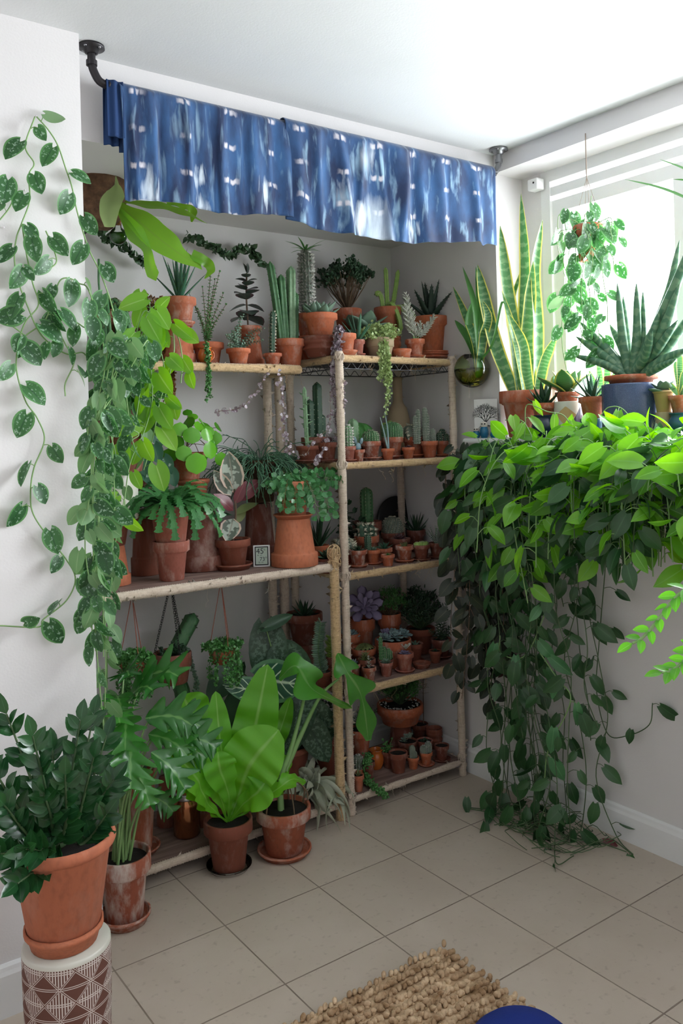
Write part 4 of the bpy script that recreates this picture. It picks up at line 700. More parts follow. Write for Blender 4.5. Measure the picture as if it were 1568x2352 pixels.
P=ony(908,1235,2.99); s_=mpp(P); g=G(); g.lathe([(0,.0),(57*s_,.0),(60*s_,.004),(60*s_,.012),(56*s_,.014),(0,.012)],40); o=g.build('round_tray','black',loc=(P[0],2.975,ZCc+60*s_+.0)); o.rotation_euler=(math.radians(80),0,0); tag(o,'black round tray leaning on the back wall of the third shelf','tray')
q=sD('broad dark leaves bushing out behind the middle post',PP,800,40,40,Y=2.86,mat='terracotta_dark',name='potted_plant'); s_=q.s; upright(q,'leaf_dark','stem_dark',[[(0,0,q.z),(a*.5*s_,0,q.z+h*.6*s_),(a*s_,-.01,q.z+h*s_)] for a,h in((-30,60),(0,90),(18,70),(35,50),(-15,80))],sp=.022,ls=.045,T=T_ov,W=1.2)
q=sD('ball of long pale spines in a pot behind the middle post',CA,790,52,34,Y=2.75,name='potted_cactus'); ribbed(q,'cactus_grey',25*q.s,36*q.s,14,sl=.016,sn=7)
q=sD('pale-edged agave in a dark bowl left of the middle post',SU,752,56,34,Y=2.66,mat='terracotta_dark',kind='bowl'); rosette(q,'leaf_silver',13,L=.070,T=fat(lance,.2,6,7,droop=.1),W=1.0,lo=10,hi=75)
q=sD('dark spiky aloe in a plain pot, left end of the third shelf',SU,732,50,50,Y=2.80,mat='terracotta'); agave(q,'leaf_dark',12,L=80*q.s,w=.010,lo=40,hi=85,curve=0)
# ---- fourth shelf
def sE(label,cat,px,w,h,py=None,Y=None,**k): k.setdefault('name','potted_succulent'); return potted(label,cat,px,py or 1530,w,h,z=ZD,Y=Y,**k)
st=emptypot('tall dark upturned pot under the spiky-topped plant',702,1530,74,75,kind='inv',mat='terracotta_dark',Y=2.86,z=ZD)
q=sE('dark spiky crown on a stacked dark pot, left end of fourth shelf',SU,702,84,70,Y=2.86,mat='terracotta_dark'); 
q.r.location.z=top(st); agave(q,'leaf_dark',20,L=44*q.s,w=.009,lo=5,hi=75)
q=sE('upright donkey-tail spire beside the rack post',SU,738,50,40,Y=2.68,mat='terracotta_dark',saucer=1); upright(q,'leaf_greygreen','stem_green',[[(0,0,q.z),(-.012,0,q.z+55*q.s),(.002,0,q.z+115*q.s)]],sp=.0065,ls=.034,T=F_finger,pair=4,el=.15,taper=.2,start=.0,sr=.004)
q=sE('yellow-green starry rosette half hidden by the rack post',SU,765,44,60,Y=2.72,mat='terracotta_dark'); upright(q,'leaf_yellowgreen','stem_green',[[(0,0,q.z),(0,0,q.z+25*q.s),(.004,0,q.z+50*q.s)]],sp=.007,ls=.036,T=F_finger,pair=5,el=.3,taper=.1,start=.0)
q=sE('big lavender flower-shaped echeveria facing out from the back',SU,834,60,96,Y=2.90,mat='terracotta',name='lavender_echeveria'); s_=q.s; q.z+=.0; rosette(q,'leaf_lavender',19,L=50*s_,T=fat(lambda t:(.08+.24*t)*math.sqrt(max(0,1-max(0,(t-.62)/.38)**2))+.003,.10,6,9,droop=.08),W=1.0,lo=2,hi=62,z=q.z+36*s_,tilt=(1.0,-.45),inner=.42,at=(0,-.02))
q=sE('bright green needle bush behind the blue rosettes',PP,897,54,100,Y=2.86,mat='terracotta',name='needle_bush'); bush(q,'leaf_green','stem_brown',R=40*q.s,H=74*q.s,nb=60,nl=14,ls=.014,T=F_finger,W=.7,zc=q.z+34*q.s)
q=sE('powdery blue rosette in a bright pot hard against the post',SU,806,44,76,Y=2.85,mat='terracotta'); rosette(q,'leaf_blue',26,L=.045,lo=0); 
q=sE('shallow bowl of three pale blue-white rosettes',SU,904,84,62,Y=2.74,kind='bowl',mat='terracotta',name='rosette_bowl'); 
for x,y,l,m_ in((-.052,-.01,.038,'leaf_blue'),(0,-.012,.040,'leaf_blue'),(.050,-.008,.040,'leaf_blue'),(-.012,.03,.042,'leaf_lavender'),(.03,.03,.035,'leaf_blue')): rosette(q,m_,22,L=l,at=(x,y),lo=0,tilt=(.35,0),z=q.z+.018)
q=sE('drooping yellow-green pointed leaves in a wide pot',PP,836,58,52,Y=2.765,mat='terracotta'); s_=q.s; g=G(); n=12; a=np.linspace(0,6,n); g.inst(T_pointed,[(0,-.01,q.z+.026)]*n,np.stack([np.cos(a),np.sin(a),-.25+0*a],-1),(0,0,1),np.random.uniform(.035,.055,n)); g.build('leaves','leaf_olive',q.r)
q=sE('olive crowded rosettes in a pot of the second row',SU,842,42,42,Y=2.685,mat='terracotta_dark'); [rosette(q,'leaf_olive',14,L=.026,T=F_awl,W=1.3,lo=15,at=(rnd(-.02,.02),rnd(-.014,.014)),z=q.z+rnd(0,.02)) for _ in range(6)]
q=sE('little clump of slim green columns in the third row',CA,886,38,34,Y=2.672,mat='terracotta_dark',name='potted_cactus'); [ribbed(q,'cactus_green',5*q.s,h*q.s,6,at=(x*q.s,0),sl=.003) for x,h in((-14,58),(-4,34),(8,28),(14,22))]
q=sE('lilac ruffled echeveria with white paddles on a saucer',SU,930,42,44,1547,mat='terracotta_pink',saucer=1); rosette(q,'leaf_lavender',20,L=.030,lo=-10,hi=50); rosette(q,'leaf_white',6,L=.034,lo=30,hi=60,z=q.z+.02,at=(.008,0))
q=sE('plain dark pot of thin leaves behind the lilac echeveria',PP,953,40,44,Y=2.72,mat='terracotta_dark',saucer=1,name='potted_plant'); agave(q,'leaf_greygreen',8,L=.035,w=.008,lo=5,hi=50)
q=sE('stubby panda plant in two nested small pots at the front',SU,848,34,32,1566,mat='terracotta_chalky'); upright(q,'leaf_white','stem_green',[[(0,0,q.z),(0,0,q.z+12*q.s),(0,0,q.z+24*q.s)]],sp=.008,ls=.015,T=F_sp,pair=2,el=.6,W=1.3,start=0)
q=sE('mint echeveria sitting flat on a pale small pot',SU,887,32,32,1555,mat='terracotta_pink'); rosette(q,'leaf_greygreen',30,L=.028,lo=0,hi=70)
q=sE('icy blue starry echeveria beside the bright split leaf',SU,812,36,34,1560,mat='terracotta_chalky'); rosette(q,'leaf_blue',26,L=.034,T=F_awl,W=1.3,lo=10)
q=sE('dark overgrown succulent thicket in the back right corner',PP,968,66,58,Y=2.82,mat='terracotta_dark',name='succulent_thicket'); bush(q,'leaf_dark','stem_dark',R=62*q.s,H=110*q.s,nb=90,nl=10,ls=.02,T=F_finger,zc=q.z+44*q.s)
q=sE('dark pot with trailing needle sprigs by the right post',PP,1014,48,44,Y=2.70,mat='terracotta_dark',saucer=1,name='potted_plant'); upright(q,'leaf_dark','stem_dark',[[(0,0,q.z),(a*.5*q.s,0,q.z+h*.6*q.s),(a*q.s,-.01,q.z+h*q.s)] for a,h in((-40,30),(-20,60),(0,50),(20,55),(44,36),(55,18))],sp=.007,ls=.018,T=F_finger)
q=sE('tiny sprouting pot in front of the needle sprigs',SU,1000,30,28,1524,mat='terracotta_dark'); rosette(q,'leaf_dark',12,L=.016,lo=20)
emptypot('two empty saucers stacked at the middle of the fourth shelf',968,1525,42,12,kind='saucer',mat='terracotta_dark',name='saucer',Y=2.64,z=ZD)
# ---- bottom shelf of the narrow unit
def sF(label,cat,px,w,h,py=None,Y=None,**k): k.setdefault('name','potted_succulent'); k.setdefault('z',ZE); return potted(label,cat,px,py or 1760,w,h,Y=Y,**k)
st=emptypot('dark upturned pot under the wide mossy bowl',922,1760,60,62,kind='inv',mat='terracotta_dark',Y=2.84,z=ZE)
q=sF('wide bowl of feathery dark green shoots topped with white grit',PP,922,106,44,Y=2.84,z=top(st),kind='bowl',name='fern_bowl',mat='terracotta'); s_=q.s; bush(q,'leaf_green','stem_dark',R=46*s_,H=105*s_,nb=170,nl=16,ls=.014,T=F_finger,zc=q.z+46*s_,flat=1.1,W=.8); g=G(); k=90; a=np.random.rand(k)*6.3; r_=q.R*np.random.uniform(.6,.88,k); g.inst(F_bead,np.stack([r_*np.cos(a),r_*np.sin(a),0*a+q.z+.004],-1),rdir(k),[0,0,1],.007); g.build('gravel','wool',q.r)
q=sF('bowl of dark stringy shoots close behind the front post',PP,828,56,62,Y=2.76,mat='terracotta',name='potted_plant',z=ZE+.068); upright(q,'leaf_dark','stem_dark',[[(0,0,q.z),(a*.6*q.s,rnd(-.02,.02),q.z+h*.7*q.s),(a*q.s,rnd(-.02,.02),q.z+h*q.s)] for a,h in [(rnd(-30,45),rnd(20,60)) for _ in range(16)]],sp=.008,ls=.014,T=F_finger)
st2=emptypot('dark low pot propping up the bowl of stringy shoots',828,1790,50,40,kind='inv',mat='terracotta_dark',Y=2.76,z=ZE)
emptypot('orange glazed jug standing on the bottom shelf',864,1770,36,44,kind='jug',mat='orange_glaze',name='glazed_jug',Y=2.745,z=ZE)
q=sF('green string of pearls snake trailing over the bottom board',SU,846,30,46,Y=2.665,mat='terracotta_dark',name='string_of_pearls'); g=G(); O0=q.P
pts=[onz(848,1730,ZE+.05)*0+q.P+[0,0,q.H+.02],q.P+[-.02,-.02,q.H],onz(838,1770,ZE+.04),onz(845,1795,ZE+.02),onz(862,1812,ZE+.012),onz(885,1830,ZE+.010)]
p=spline(pts,60)-O0
for k in range(9): g.inst(F_bead,p+np.random.normal(0,.007,p.shape)*[1,1,.7]+[0,0,.004],rdir(60),[0,0,1],.010)
g.build('beads','leaf_green',q.r); g=G(); g.tube(p,.001,4); g.build('stem','stem_green',q.r)
q=sF('reddest little pot with green shoots at the shelf front',SU,823,28,38,1820,mat='terracotta_smooth'); agave(q,'leaf_olive',7,L=.03,w=.004,lo=40,hi=85)
q=sF('hairy grey paddle cactus in a pot behind the reddest pot',CA,822,30,30,Y=2.69,mat='terracotta',name='potted_cactus',z=ZE); ribbed(q,'cactus_grey',13*q.s,36*q.s,12,spine='wool',sl=.006)
q=sF('leafy green sprig in a dark pot, middle of the bottom shelf',PP,893,32,38,Y=2.72,mat='terracotta_dark',name='potted_plant'); s_=q.s; upright(q,'leaf_green','stem_green',[[(0,0,q.z),(a*.5*s_,0,q.z+h*.6*s_),(a*s_,0,q.z+h*s_)] for a,h in((-14,30),(-4,22),(10,26),(-20,12))],sp=.009,ls=.018,T=F_ov)
q=sF('bare-soil brown pot at the front of the bottom shelf',PP,915,44,46,1778,mat='terracotta_dark',name='potted_soil')
q=sF('stone-grey rosette heap in the middle row',SU,937,46,42,Y=2.74,mat='terracotta_dark'); [rosette(q,'leaf_grey',12,L=.022,lo=0,at=(rnd(-.02,.02),rnd(-.012,.012)),z=q.z+rnd(0,.03)) for _ in range(6)]
q=sF('mauve lobed cactus in a bright little front pot',CA,949,28,27,1768,name='potted_cactus'); ribbed(q,'cactus_grey',8*q.s,32*q.s,6,at=(-.004,0),spine=None); ribbed(q,'cactus_grey',7*q.s,18*q.s,6,at=(.008,0),spine=None)
q=sF('pinkish pot of gritty soil and low stems, right of centre',SU,976,38,36,Y=2.72,mat='terracotta_pink'); [ribbed(q,'cactus_dark',3*q.s,8*q.s,5,at=(rnd(-.015,.015),rnd(-.01,.01)),spine=None) for _ in range(5)]
q=sF('twin grey thumb cacti in a small pot on a wide saucer',CA,979,30,30,1762,saucer=1,sw=1.5,name='potted_cactus'); [ribbed(q,'cactus_grey',8*q.s,h*q.s,14,at=(x*q.s,0),spine='wool',sl=.003) for x,h in((-7,22),(7,27))]
q=sF('dark pot with grit on a saucer nearest the right post',PP,1015,34,36,1752,saucer=1,sw=1.4,mat='terracotta_dark',name='potted_soil')
emptypot('dark empty bowl stacked at the back right of the bottom shelf',998,1740,38,44,kind='rings',mat='terracotta_dark',Y=2.765,z=ZE)
q=sF('two bare upright twigs in a shadowy back pot',PP,966,40,38,Y=2.87,mat='terracotta_dark',name='bare_twigs'); g=G(); s_=q.s
for x,h in((-10,120),(12,110)):
    p=spline([(x*s_,0,q.z),(x*s_*1.1,0,q.z+h*.5*s_),(x*s_*1.2,0,q.z+h*s_)],12); g.tube(p,np.linspace(.0025,.0012,12),5)
    for k in range(26): o=p[rnd(0,1)>.3 and np.random.randint(7,12) or 11]; d=rdir(1,.1,.9)[0]; g.tube(spline([o,o+d*.02+rdir(1)[0]*.006,o+d*rnd(.03,.05)],5),[.0009,.0008,.0006,.0005,.0003],3)
g.build('twigs','stem_brown',q.r)
g=G(); 
for k in range(3): g.tube(spline([ony(1010+k*14,1555,2.97),ony(1012+k*12,1585,2.96),ony(1004+k*8,1603+k*3,2.96),ony(985,1612+k*4,2.96),ony(968,1614+k*3,2.97)],16),.0035,6); g.box(ony(1012+k*13,1562,2.985),(.022,.03,.035))
tag(g.build('cable_bundle','black'),'looped black plug cables under the fourth shelf','cable')
# ---- pale middle shelf of the low rack
def sG(label,cat,px,w,h,py=None,Y=None,z=ZM,**k): return potted(label,cat,px,py or 1310,w,h,z=z,Y=Y,**k)
st=emptypot('tall upturned pot at the wall end of the pale shelf',258,1335,84,90,kind='inv',mat='terracotta_smooth',Y=2.74,z=ZM)
q=sG('maroon-leaved plant in a dark pot behind the trailing vines',PP,258,92,60,Y=2.74,z=top(st),mat='terracotta_dark',name='maroon_plant'); rosette(q,'leaf_rubber_red',26,L=.07,T=T_ov,W=1.1,lo=-10,hi=60)
st3=emptypot('pale green cylinder planter under the big hanging-vine pot',268,1200,100,110,kind='cyl',mat='cream_glaze',name='cylinder_planter',Y=2.72,z=top(q)); st3.r.location.z=q.r.location.z+q.H
SCP_z=st3.r.location.z+st3.H
q=sG('watermelon peperomia with silver-striped shield leaves',PP,335,54,50,Y=2.86,z=ZM+.30,mat='terracotta_dark',name='watermelon_peperomia'); g=G();gs=G(); s_=q.s
for (x,z_,l) in((35,30,46),(-15,42,50),(10,60,44),(-34,20,42),(48,2,40),(-8,15,44),(15,90,38)):
    e=np.array([x*s_,-.05-rnd(0,.02),q.z+z_*s_]); gs.tube(spline([(0,0,q.z-.01),e*[.4,.4,1]+[0,0,.01],e],6),.0018,5); g.inst(T_heart,[e],[(rnd(-.3,.5),-.3,-1)],[(-.4,-1,.3)],[l*s_],[l*s_*.85])
gs.build('stems','stem_brown',q.r); g.build('leaves','leaf_watermelon',q.r)
emptypot('dark upturned pot lifting the watermelon peperomia',335,1320,66,150,kind='inv',mat='terracotta_dark',Y=2.86,z=ZM).r.scale.z=1.0
st=emptypot('chipped double-rimmed pot at the front of the pale shelf',395,1336,84,90,kind='std',mat='terracotta_pink',z=ZM)
q=potted('holiday cactus with jagged arching segments in a tall mauve pot',CA,395,1336,96,100,P=st.P+[0,0,st.H*.80],mat='terracotta_pink',kind='rolled',name='holiday_cactus'); s_=q.s
g=G(); SEG=tpl(lambda t:(.10+.16*t)*(1+.75*((t*3)%1))*(1 if t<.96 else .5),3,13,fold=.15,droop=.10)
for i in range(120):
    a=rnd(0,2*pi); L=rnd(.45,1.12); d=np.array([math.cos(a),S(a)*.8,0]); lift=rnd(.15,1.2); o=np.array([0,0,q.z])+d*.015; v=nrm(d*.8+[0,0,lift]); seg=27*s_
    for k in range(int(rnd(3,7.2))):
        g.inst(SEG,[o],[v],[nrm(np.array([0,0,1])-v*v[2]+TOC*.3)],[seg],[seg*1.05]); o=o+v*seg*.9; v=nrm(v+np.array([0,0,-.26-.10*k])+np.random.normal(0,.10,3))
g.build('segments','leaf_holiday',q.r)
st=emptypot('very large upturned pot behind the tall mauve pot',458,1312,136,128,kind='inv',mat='terracotta_dark',Y=2.845,z=ZM)
st=emptypot('middle pot of the tower that carries the round-leaved pilea',445,1180,76,78,kind='rolled',mat='terracotta_smooth',Y=2.845,z=top(st))
q=sG('pilea with coin-round glossy green leaves on long stalks',PP,430,84,62,Y=2.845,z=top(st),py=1105,name='pilea',mat='terracotta'); s_=q.s; g=G();gs=G(); p=spline([(0,0,q.z-.01),(.005,0,q.z+30*s_),(.01,0,q.z+65*s_)],8); gs.tube(p,.005,6)
for (x,z_,y,l) in [(0,70,-.02,46),(-28,58,-.05,44),(22,62,-.04,40),(46,52,-.03,36),(78,40,0,38),(58,15,-.03,44),(66,36,-.02,40),(32,10,-.09,52),(-6,-18,-.10,62),(74,-12,-.04,42),(34,44,-.06,42),(-10,44,-.08,50),(-38,28,-.05,44),(-48,0,-.02,44),(18,86,0,30),(5,96,0,28),(40,74,0,28),(-30,5,-.08,46),(88,62,.02,36),(30,-8,-.02,36),(-50,50,.02,40),(60,62,.03,40)]:
    e=np.array([x*s_,y,q.z+z_*s_]); o=p[np.random.randint(2,8)]; gs.tube(spline([o,(o+e)/2+[0,0,.006],e],6),.0013,5); nn=nrm(nrm(e-p[4])*.7+np.array([-.35,-.9,.35])); dv=nrm(np.cross(np.cross(nn,[0,0,-1]),nn)+[.01,0,0]); g.inst(T_round,[e-dv*l*s_*.40+nn*.004],[dv],[nrm(nn+np.random.normal(0,.28,3))],[l*s_*.80])
gs.build('stalks','stem_brown',q.r); g.build('leaves','leaf_pilea',q.r)
q=sG('variegated rubber plant with one cream-edged leaf standing up',PP,536,82,70,1312,name='rubber_plant',mat='terracotta_dark',saucer=1,sh=14); s_=q.s; g=G(); p=spline([(0,0,q.z-.01),(10*s_,0,q.z+60*s_),(8*s_,0,q.z+120*s_)],10); g.tube(p,.004,6); g.build('stem','stem_brown',q.r)
for (o,d,n_,l,wd,m_) in [((8,0,110),(-.12,0,1),(-.5,-1,.1),98,70,'leaf_rubber'),((0,0,105),(-.55,.2,.9),(-.6,-.6,.4),72,44,'leaf_rubber'),((10,0,92),(.9,-.05,.65),(-.4,-1,.5),84,52,'leaf_rubber_red'),((4,0,70),(-.75,0,.75),(.3,-1,.3),62,44,'leaf_rubber_red'),((4,-1,52),(-.6,-.5,-.75),(-.6,-1,.3),64,60,'leaf_rubber'),((8,0,60),(.9,-.1,.45),(-.3,-.6,1),66,32,'leaf_olive'),((2,0,60),(-1,0,.05),(0,-.3,1),60,30,'leaf_dark'),((8,0,85),(.35,-.3,.9),(-.4,-1,0),58,30,'leaf_rubber_red'),((10,0,40),(.5,.1,.7),(-.4,-1,.2),52,28,'leaf_olive')]:
    g=G(); g.inst(T_ov,[np.array(o,float)*s_+[0,0,q.z]],[d],[n_],[l*s_],[wd*s_]); g.build('leaf',m_,q.r)
# thermometer
P=onz(601,1302,ZM); t=thing('thermometer','small white digital thermometer reading 45 and 73 on the pale shelf','thermometer',tuple(P),math.radians(-32)); s_=mpp(P); W_,H_=39*s_,50*s_
def lean(o): o.rotation_euler=(math.radians(-12),0,0); return o
g=G(); g.box((0,.006,H_/2),(W_,.011,H_)); o=lean(g.build('case','white_plastic',t,smooth=False)); bv=o.modifiers.new('b','BEVEL'); bv.width=.003; bv.segments=3
g=G(); g.box((0,-.0004,H_*.5),(W_*.80,.0015,H_*.86)); lean(g.build('bezel','black',t,smooth=False)); g=G(); g.box((0,-.0014,H_*.5),(W_*.68,.0012,H_*.76)); lean(g.build('screen','lcd',t,smooth=False))
def text(s,size,x,z,par,y=-.0024,mat='ink',rot=None,name='lettering'):
    c=bpy.data.curves.new(name,'FONT'); c.body=s; c.size=size; c.extrude=.0002; c.materials.append(M[mat]); o_=bpy.data.objects.new('t',c); link(o_); me=bpy.data.meshes.new_from_object(o_.evaluated_get(bpy.context.evaluated_depsgraph_get())); bpy.data.objects.remove(o_); o=bpy.data.objects.new(name,me); link(o,par)
    R_=Matrix.Rotation(math.radians(-12),4,'X'); o.matrix_local=R_@Matrix.Translation((x,y,z))@Matrix.Rotation(pi/2,4,'X'); return o
text('45',H_*.36,-W_*.32,H_*.60,t); text('%',H_*.13,W_*.12,H_*.74,t); text('73°',H_*.25,-W_*.12,H_*.27,t); text('44  47',H_*.09,-W_*.26,H_*.50,t); text('70  75',H_*.09,-W_*.2,H_*.17,t)
st=emptypot('big upturned pot at the right end of the pale shelf',677,1303,108,108,kind='inv',mat='terracotta_smooth',z=ZM)
st.r.location.z=ZM
q=potted('trailing peperomia with round mint leaves reaching past the post',PP,677,1200,86,86,P=st.P+[0,0,st.H],mat='terracotta_smooth',name='trailing_peperomia',saucer=1,sh=10); s_=q.s
pa=[]
for (a,r_,dz) in [(-1.6,1.1,-50),(-2.0,1.3,-60),(-2.4,1.5,-20),(-2.9,1.6,10),(-1.1,1.4,-40),(-.6,1.9,-60),(-.4,2.3,10),(-.3,2.7,-5),(-.9,2.0,-75),(-1.3,1.7,-80),(2.8,1.3,20),(1.5,1.0,40),(.3,1.5,20),(-1.8,.8,-10),(-2.6,1.0,-40),(-.1,2.9,30),(-2.2,.9,30),(-1.5,.7,30),(-.7,1.2,20),(3.1,1.5,-5),(-2.5,1.4,-55)]:
    d=np.array([math.cos(a),S(a),0]); o=q.P+[0,0,q.z]; pa.append([o,o+d*q.R*.7*r_*.6+[0,0,.03],o+d*q.R*r_*.8+[0,0,.012+dz*s_*.3],o+d*q.R*r_*1.05+[0,0,dz*s_]])
vines(q,'leaf_peperomia','stem_green',pa*2,sp=.013,ls=.027,T=T_rs,W=.85,pet=.3,sr=.0011,hang=.3,jn=.6)
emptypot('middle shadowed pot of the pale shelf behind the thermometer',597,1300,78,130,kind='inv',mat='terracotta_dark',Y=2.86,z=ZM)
q=sG('mop of grey-green mistletoe cactus on a coir basket',CA,598,92,96,Y=2.84,z=ZM+.23,py=1150,name='mistletoe_cactus',kind='rolled',mat='coir'); s_=q.s; g=G()
def wig(o,v,L,n=7,gr=-.24,r=.0021):
    pts=[o]; 
    for k in range(n): v=nrm(v+np.array([0,0,gr])+np.random.normal(0,.16,3)); o=o+v*L/n; pts.append(o)
    g.tube(np.array(pts),np.linspace(r,r*.7,n+1),5,cap=False); return o,v,pts
for i in range(230):
    a=rnd(0,2*pi); v=nrm([math.cos(a),S(a),rnd(.1,1.3)]); o,vv,pts=wig(np.array([0,0,q.z])+nrm([math.cos(a),S(a),0])*rnd(0,q.R*.6),v,rnd(70,135)*s_)
    for b in range(2): wig(pts[rnd(0,1)>.5 and 4 or 6],nrm(vv+np.random.normal(0,.6,3)),rnd(18,38)*s_,4,r=.0017)
g.build('stems','leaf_mistletoe',q.r)
# ---- hanging pots under the pale shelf
def hang(label,px,py,w,h,cord,mat,plant,Y=2.70,name='hanging_pot'):
    P=ony(px,py+h*.5,Y); q=potted(label,'hanging plant',px,py,w,h,P=P,kind='bowl',mat='terracotta_dark' if cord=='chain' else 'terracotta',name=name); zt=ZM-.03-P[2]; g=G()
    for k in range(3):
        a=k*2.1+.5; p0=np.array([q.R*.97*math.cos(a),q.R*.97*S(a),q.H*.92]); p1=np.array([0,0,zt])
        if cord=='chain':
            n=int(np.linalg.norm(p1-p0)/.0085)
            for j in range(n):
                c=p0+(p1-p0)*(j+.5)/n; t=np.linspace(0,2*pi,9); d=nrm(p1-p0); e=nrm(np.cross(d,[1,.3,0] if j%2 else [.2,1,.1])); g.tube(c+np.outer(np.cos(t),d)*.0065+np.outer(np.sin(t),e)*.0036,.0010,4,cap=False)
        else: g.tube([p0,p1],.0014,4)
    g.tube([(0,0,zt-.004),(0,0,zt+.02)],.002,5); g.build('chains' if cord=='chain' else 'cords',mat,q.r); plant(q); return q
def pl1(q): s_=q.s; bush(q,'leaf_green','stem_dark',R=50*s_,H=30*s_,nb=70,nl=12,ls=.010,T=T_rs,zc=q.z+4*s_); trail(q,'leaf_green','stem_dark',[(rnd(-1,1),-rnd(0,1),rnd(.03,.08),0) for _ in range(22)],sp=.006,ls=.009,name='hanging_foliage')
def pl2(q): s_=q.s; bush(q,'leaf_dark','stem_dark',R=36*s_,H=20*s_,nb=22,nl=8,ls=.012); trail(q,'leaf_greygreen','stem_dark',[(1,-.3,rnd(.06,.12),0) for _ in range(4)],sp=.010,ls=.013,T=F_ov,name='hanging_foliage')
hang('hanging pot of small green leaves on red cords, nearest the wall edge',308,1530,64,40,'cord','red_cord',pl1,Y=2.68)
hang('pot hanging from three dark chains behind the bent cactus',398,1532,86,70,'chain','iron',pl2,Y=2.80)
hang('hanging pot of baby tears on red cords, right of the bent cactus',512,1504,62,36,'cord','red_cord',pl1,Y=2.70)
# ---- floor board of the low rack
def sH(label,cat,px,w,h,py=None,Y=None,z=ZE+.004,**k): return potted(label,cat,px,py or 1900,w,h,z=z,Y=Y,**k)
q=sH('fat bent green cactus arching up like a cucumber',CA,428,70,100,Y=2.90,name='bent_cactus',mat='terracotta_dark'); F_=lambda px,py,Y=2.84:ony(px,py,Y)-q.P
ribbed(q,'cactus_green',.030,.6,5,path=[np.array([0,0,q.z]),F_(424,1620,2.85),F_(408,1560),F_(400,1525),F_(403,1500),F_(418,1465),F_(436,1432),F_(446,1408)],depth=.22,sl=.008,sn=9,per=1,spine='spine_dark')
st=emptypot('brown pot at the back of the rack floor behind the lit jar',466,1895,72,72,kind='inv',mat='terracotta_dark',Y=2.76,z=ZE+.004)
q=sH('spiky little plant in a dark pot on the tower behind the jar',PP,495,62,60,Y=2.90,z=ZE+.004+.165,name='potted_plant',mat='terracotta_dark'); bush(q,'leaf_olive','stem_brown',R=.05,H=.05,nb=26,nl=8,ls=.02,T=F_finger)
emptypot('broad upturned pot carrying the dark spiky pot tower',495,1895,66,90,kind='inv',mat='terracotta_dark',Y=2.90,z=ZE+.004)
q=sH('tall pale stained pot standing behind the cut-leaf philodendron',PP,318,90,190,Y=2.70,name='tall_pot',mat='terracotta_chalky',kind='rolled',saucer=1); rosette(q,'leaf_dark',16,L=.06,T=T_ov,lo=10,hi=60)
q=sH('dark velvet-leaved alocasia group with silver heart leaves',PP,655,130,120,Y=2.76,py=1880,name='silver_leaf_alocasia',mat='terracotta_dark',kind='rolled',saucer=0); W2=lambda px,py,Y=2.72:ony(px,py,Y)-q.P; gs=G()
for (px_,py_,l,wd,dx,dz,m_,Y_) in [(612,1450,150,95,-.05,-1,'leaf_silver',2.74),(595,1560,110,100,.8,-.2,'leaf_alocasia',2.66),(650,1500,130,110,.25,-1,'leaf_silver',2.70),(690,1600,150,100,-.6,-.8,'leaf_silver',2.68),(700,1625,110,90,.5,-.8,'leaf_silver',2.66),(560,1600,120,90,-.5,-1,'leaf_dark',2.80),(640,1610,120,90,-.4,-1,'leaf_silver',2.66),(705,1660,110,70,.45,-1,'leaf_silver',2.64),(540,1530,100,70,-.9,-.6,'leaf_dark',2.84),(610,1440,70,30,1,.35,'leaf_dark',2.7)]:
    e=W2(px_,py_,Y_); c_=np.array([0,0,q.z-.01]); gs.tube(spline([c_,c_+(e-c_)*[.3,.3,.6],e],8),np.linspace(.004,.0022,8),6); g=G()
    g.inst(T_heart,[e],[(dx,-.25,dz)],[(-.5,-.85,.35)],[l*q.s],[wd*q.s]); g.build('leaf',m_,q.r)
e=W2(536,1545,2.62); g=G(); g.inst(tpl(lambda t:.34*S(pi*min(1,t*.85+.15))**.8*(1-.3*t)+.002,5,9,fold=.05,droop=.1,back=.35),[W2(600,1590,2.64)],[(-1,.12,.38)],[(-.4,-.9,.55)],[90*q.s],[92*q.s]); g.build('veined_leaf','leaf_alocasia',q.r); gs.build('stalks','stem_green',q.r)
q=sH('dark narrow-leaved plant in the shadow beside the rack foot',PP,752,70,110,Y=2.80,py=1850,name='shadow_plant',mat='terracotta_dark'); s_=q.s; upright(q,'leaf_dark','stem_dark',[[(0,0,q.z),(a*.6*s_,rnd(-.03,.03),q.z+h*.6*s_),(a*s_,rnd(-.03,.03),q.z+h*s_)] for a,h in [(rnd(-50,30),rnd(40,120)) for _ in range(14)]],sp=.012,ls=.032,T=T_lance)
emptypot('shadowed dark pot left of the lit jar',384,1900,46,110,kind='inv',mat='terracotta_dark',Y=2.82,z=ZE+.004)
# lit mason jar
P=onz(430,1930,ZE+.004); s_=mpp(P); P=P+nrm([P[0],P[1],0])*30*s_; j=thing('mason_jar','copper-tinted glass mason jar with metal band and cork lid','jar',tuple(P)); r_=31*s_
g=G(); g.lathe([(0,0),(r_*.86,0),(r_,.006),(r_,70*s_),(r_*.95,80*s_),(r_*.82,88*s_),(r_*.8,92*s_)],28); g.build('glass_body','copper_glass',j); g=G(); g.lathe([(r_*.84,86*s_),(r_*.88,87*s_),(r_*.88,92*s_),(r_*.86,93*s_),(r_*.88,95*s_),(r_*.86,97*s_),(r_*.88,99*s_),(r_*.84,101*s_),(r_*.5,101*s_)],28); g.build('metal_band','zinc',j)
g=G(); g.lathe([(r_*.74,99*s_),(r_*.76,100*s_),(r_*.80,112*s_),(r_*.78,118*s_),(0,119*s_)],24); g.build('cork_lid','cork',j)
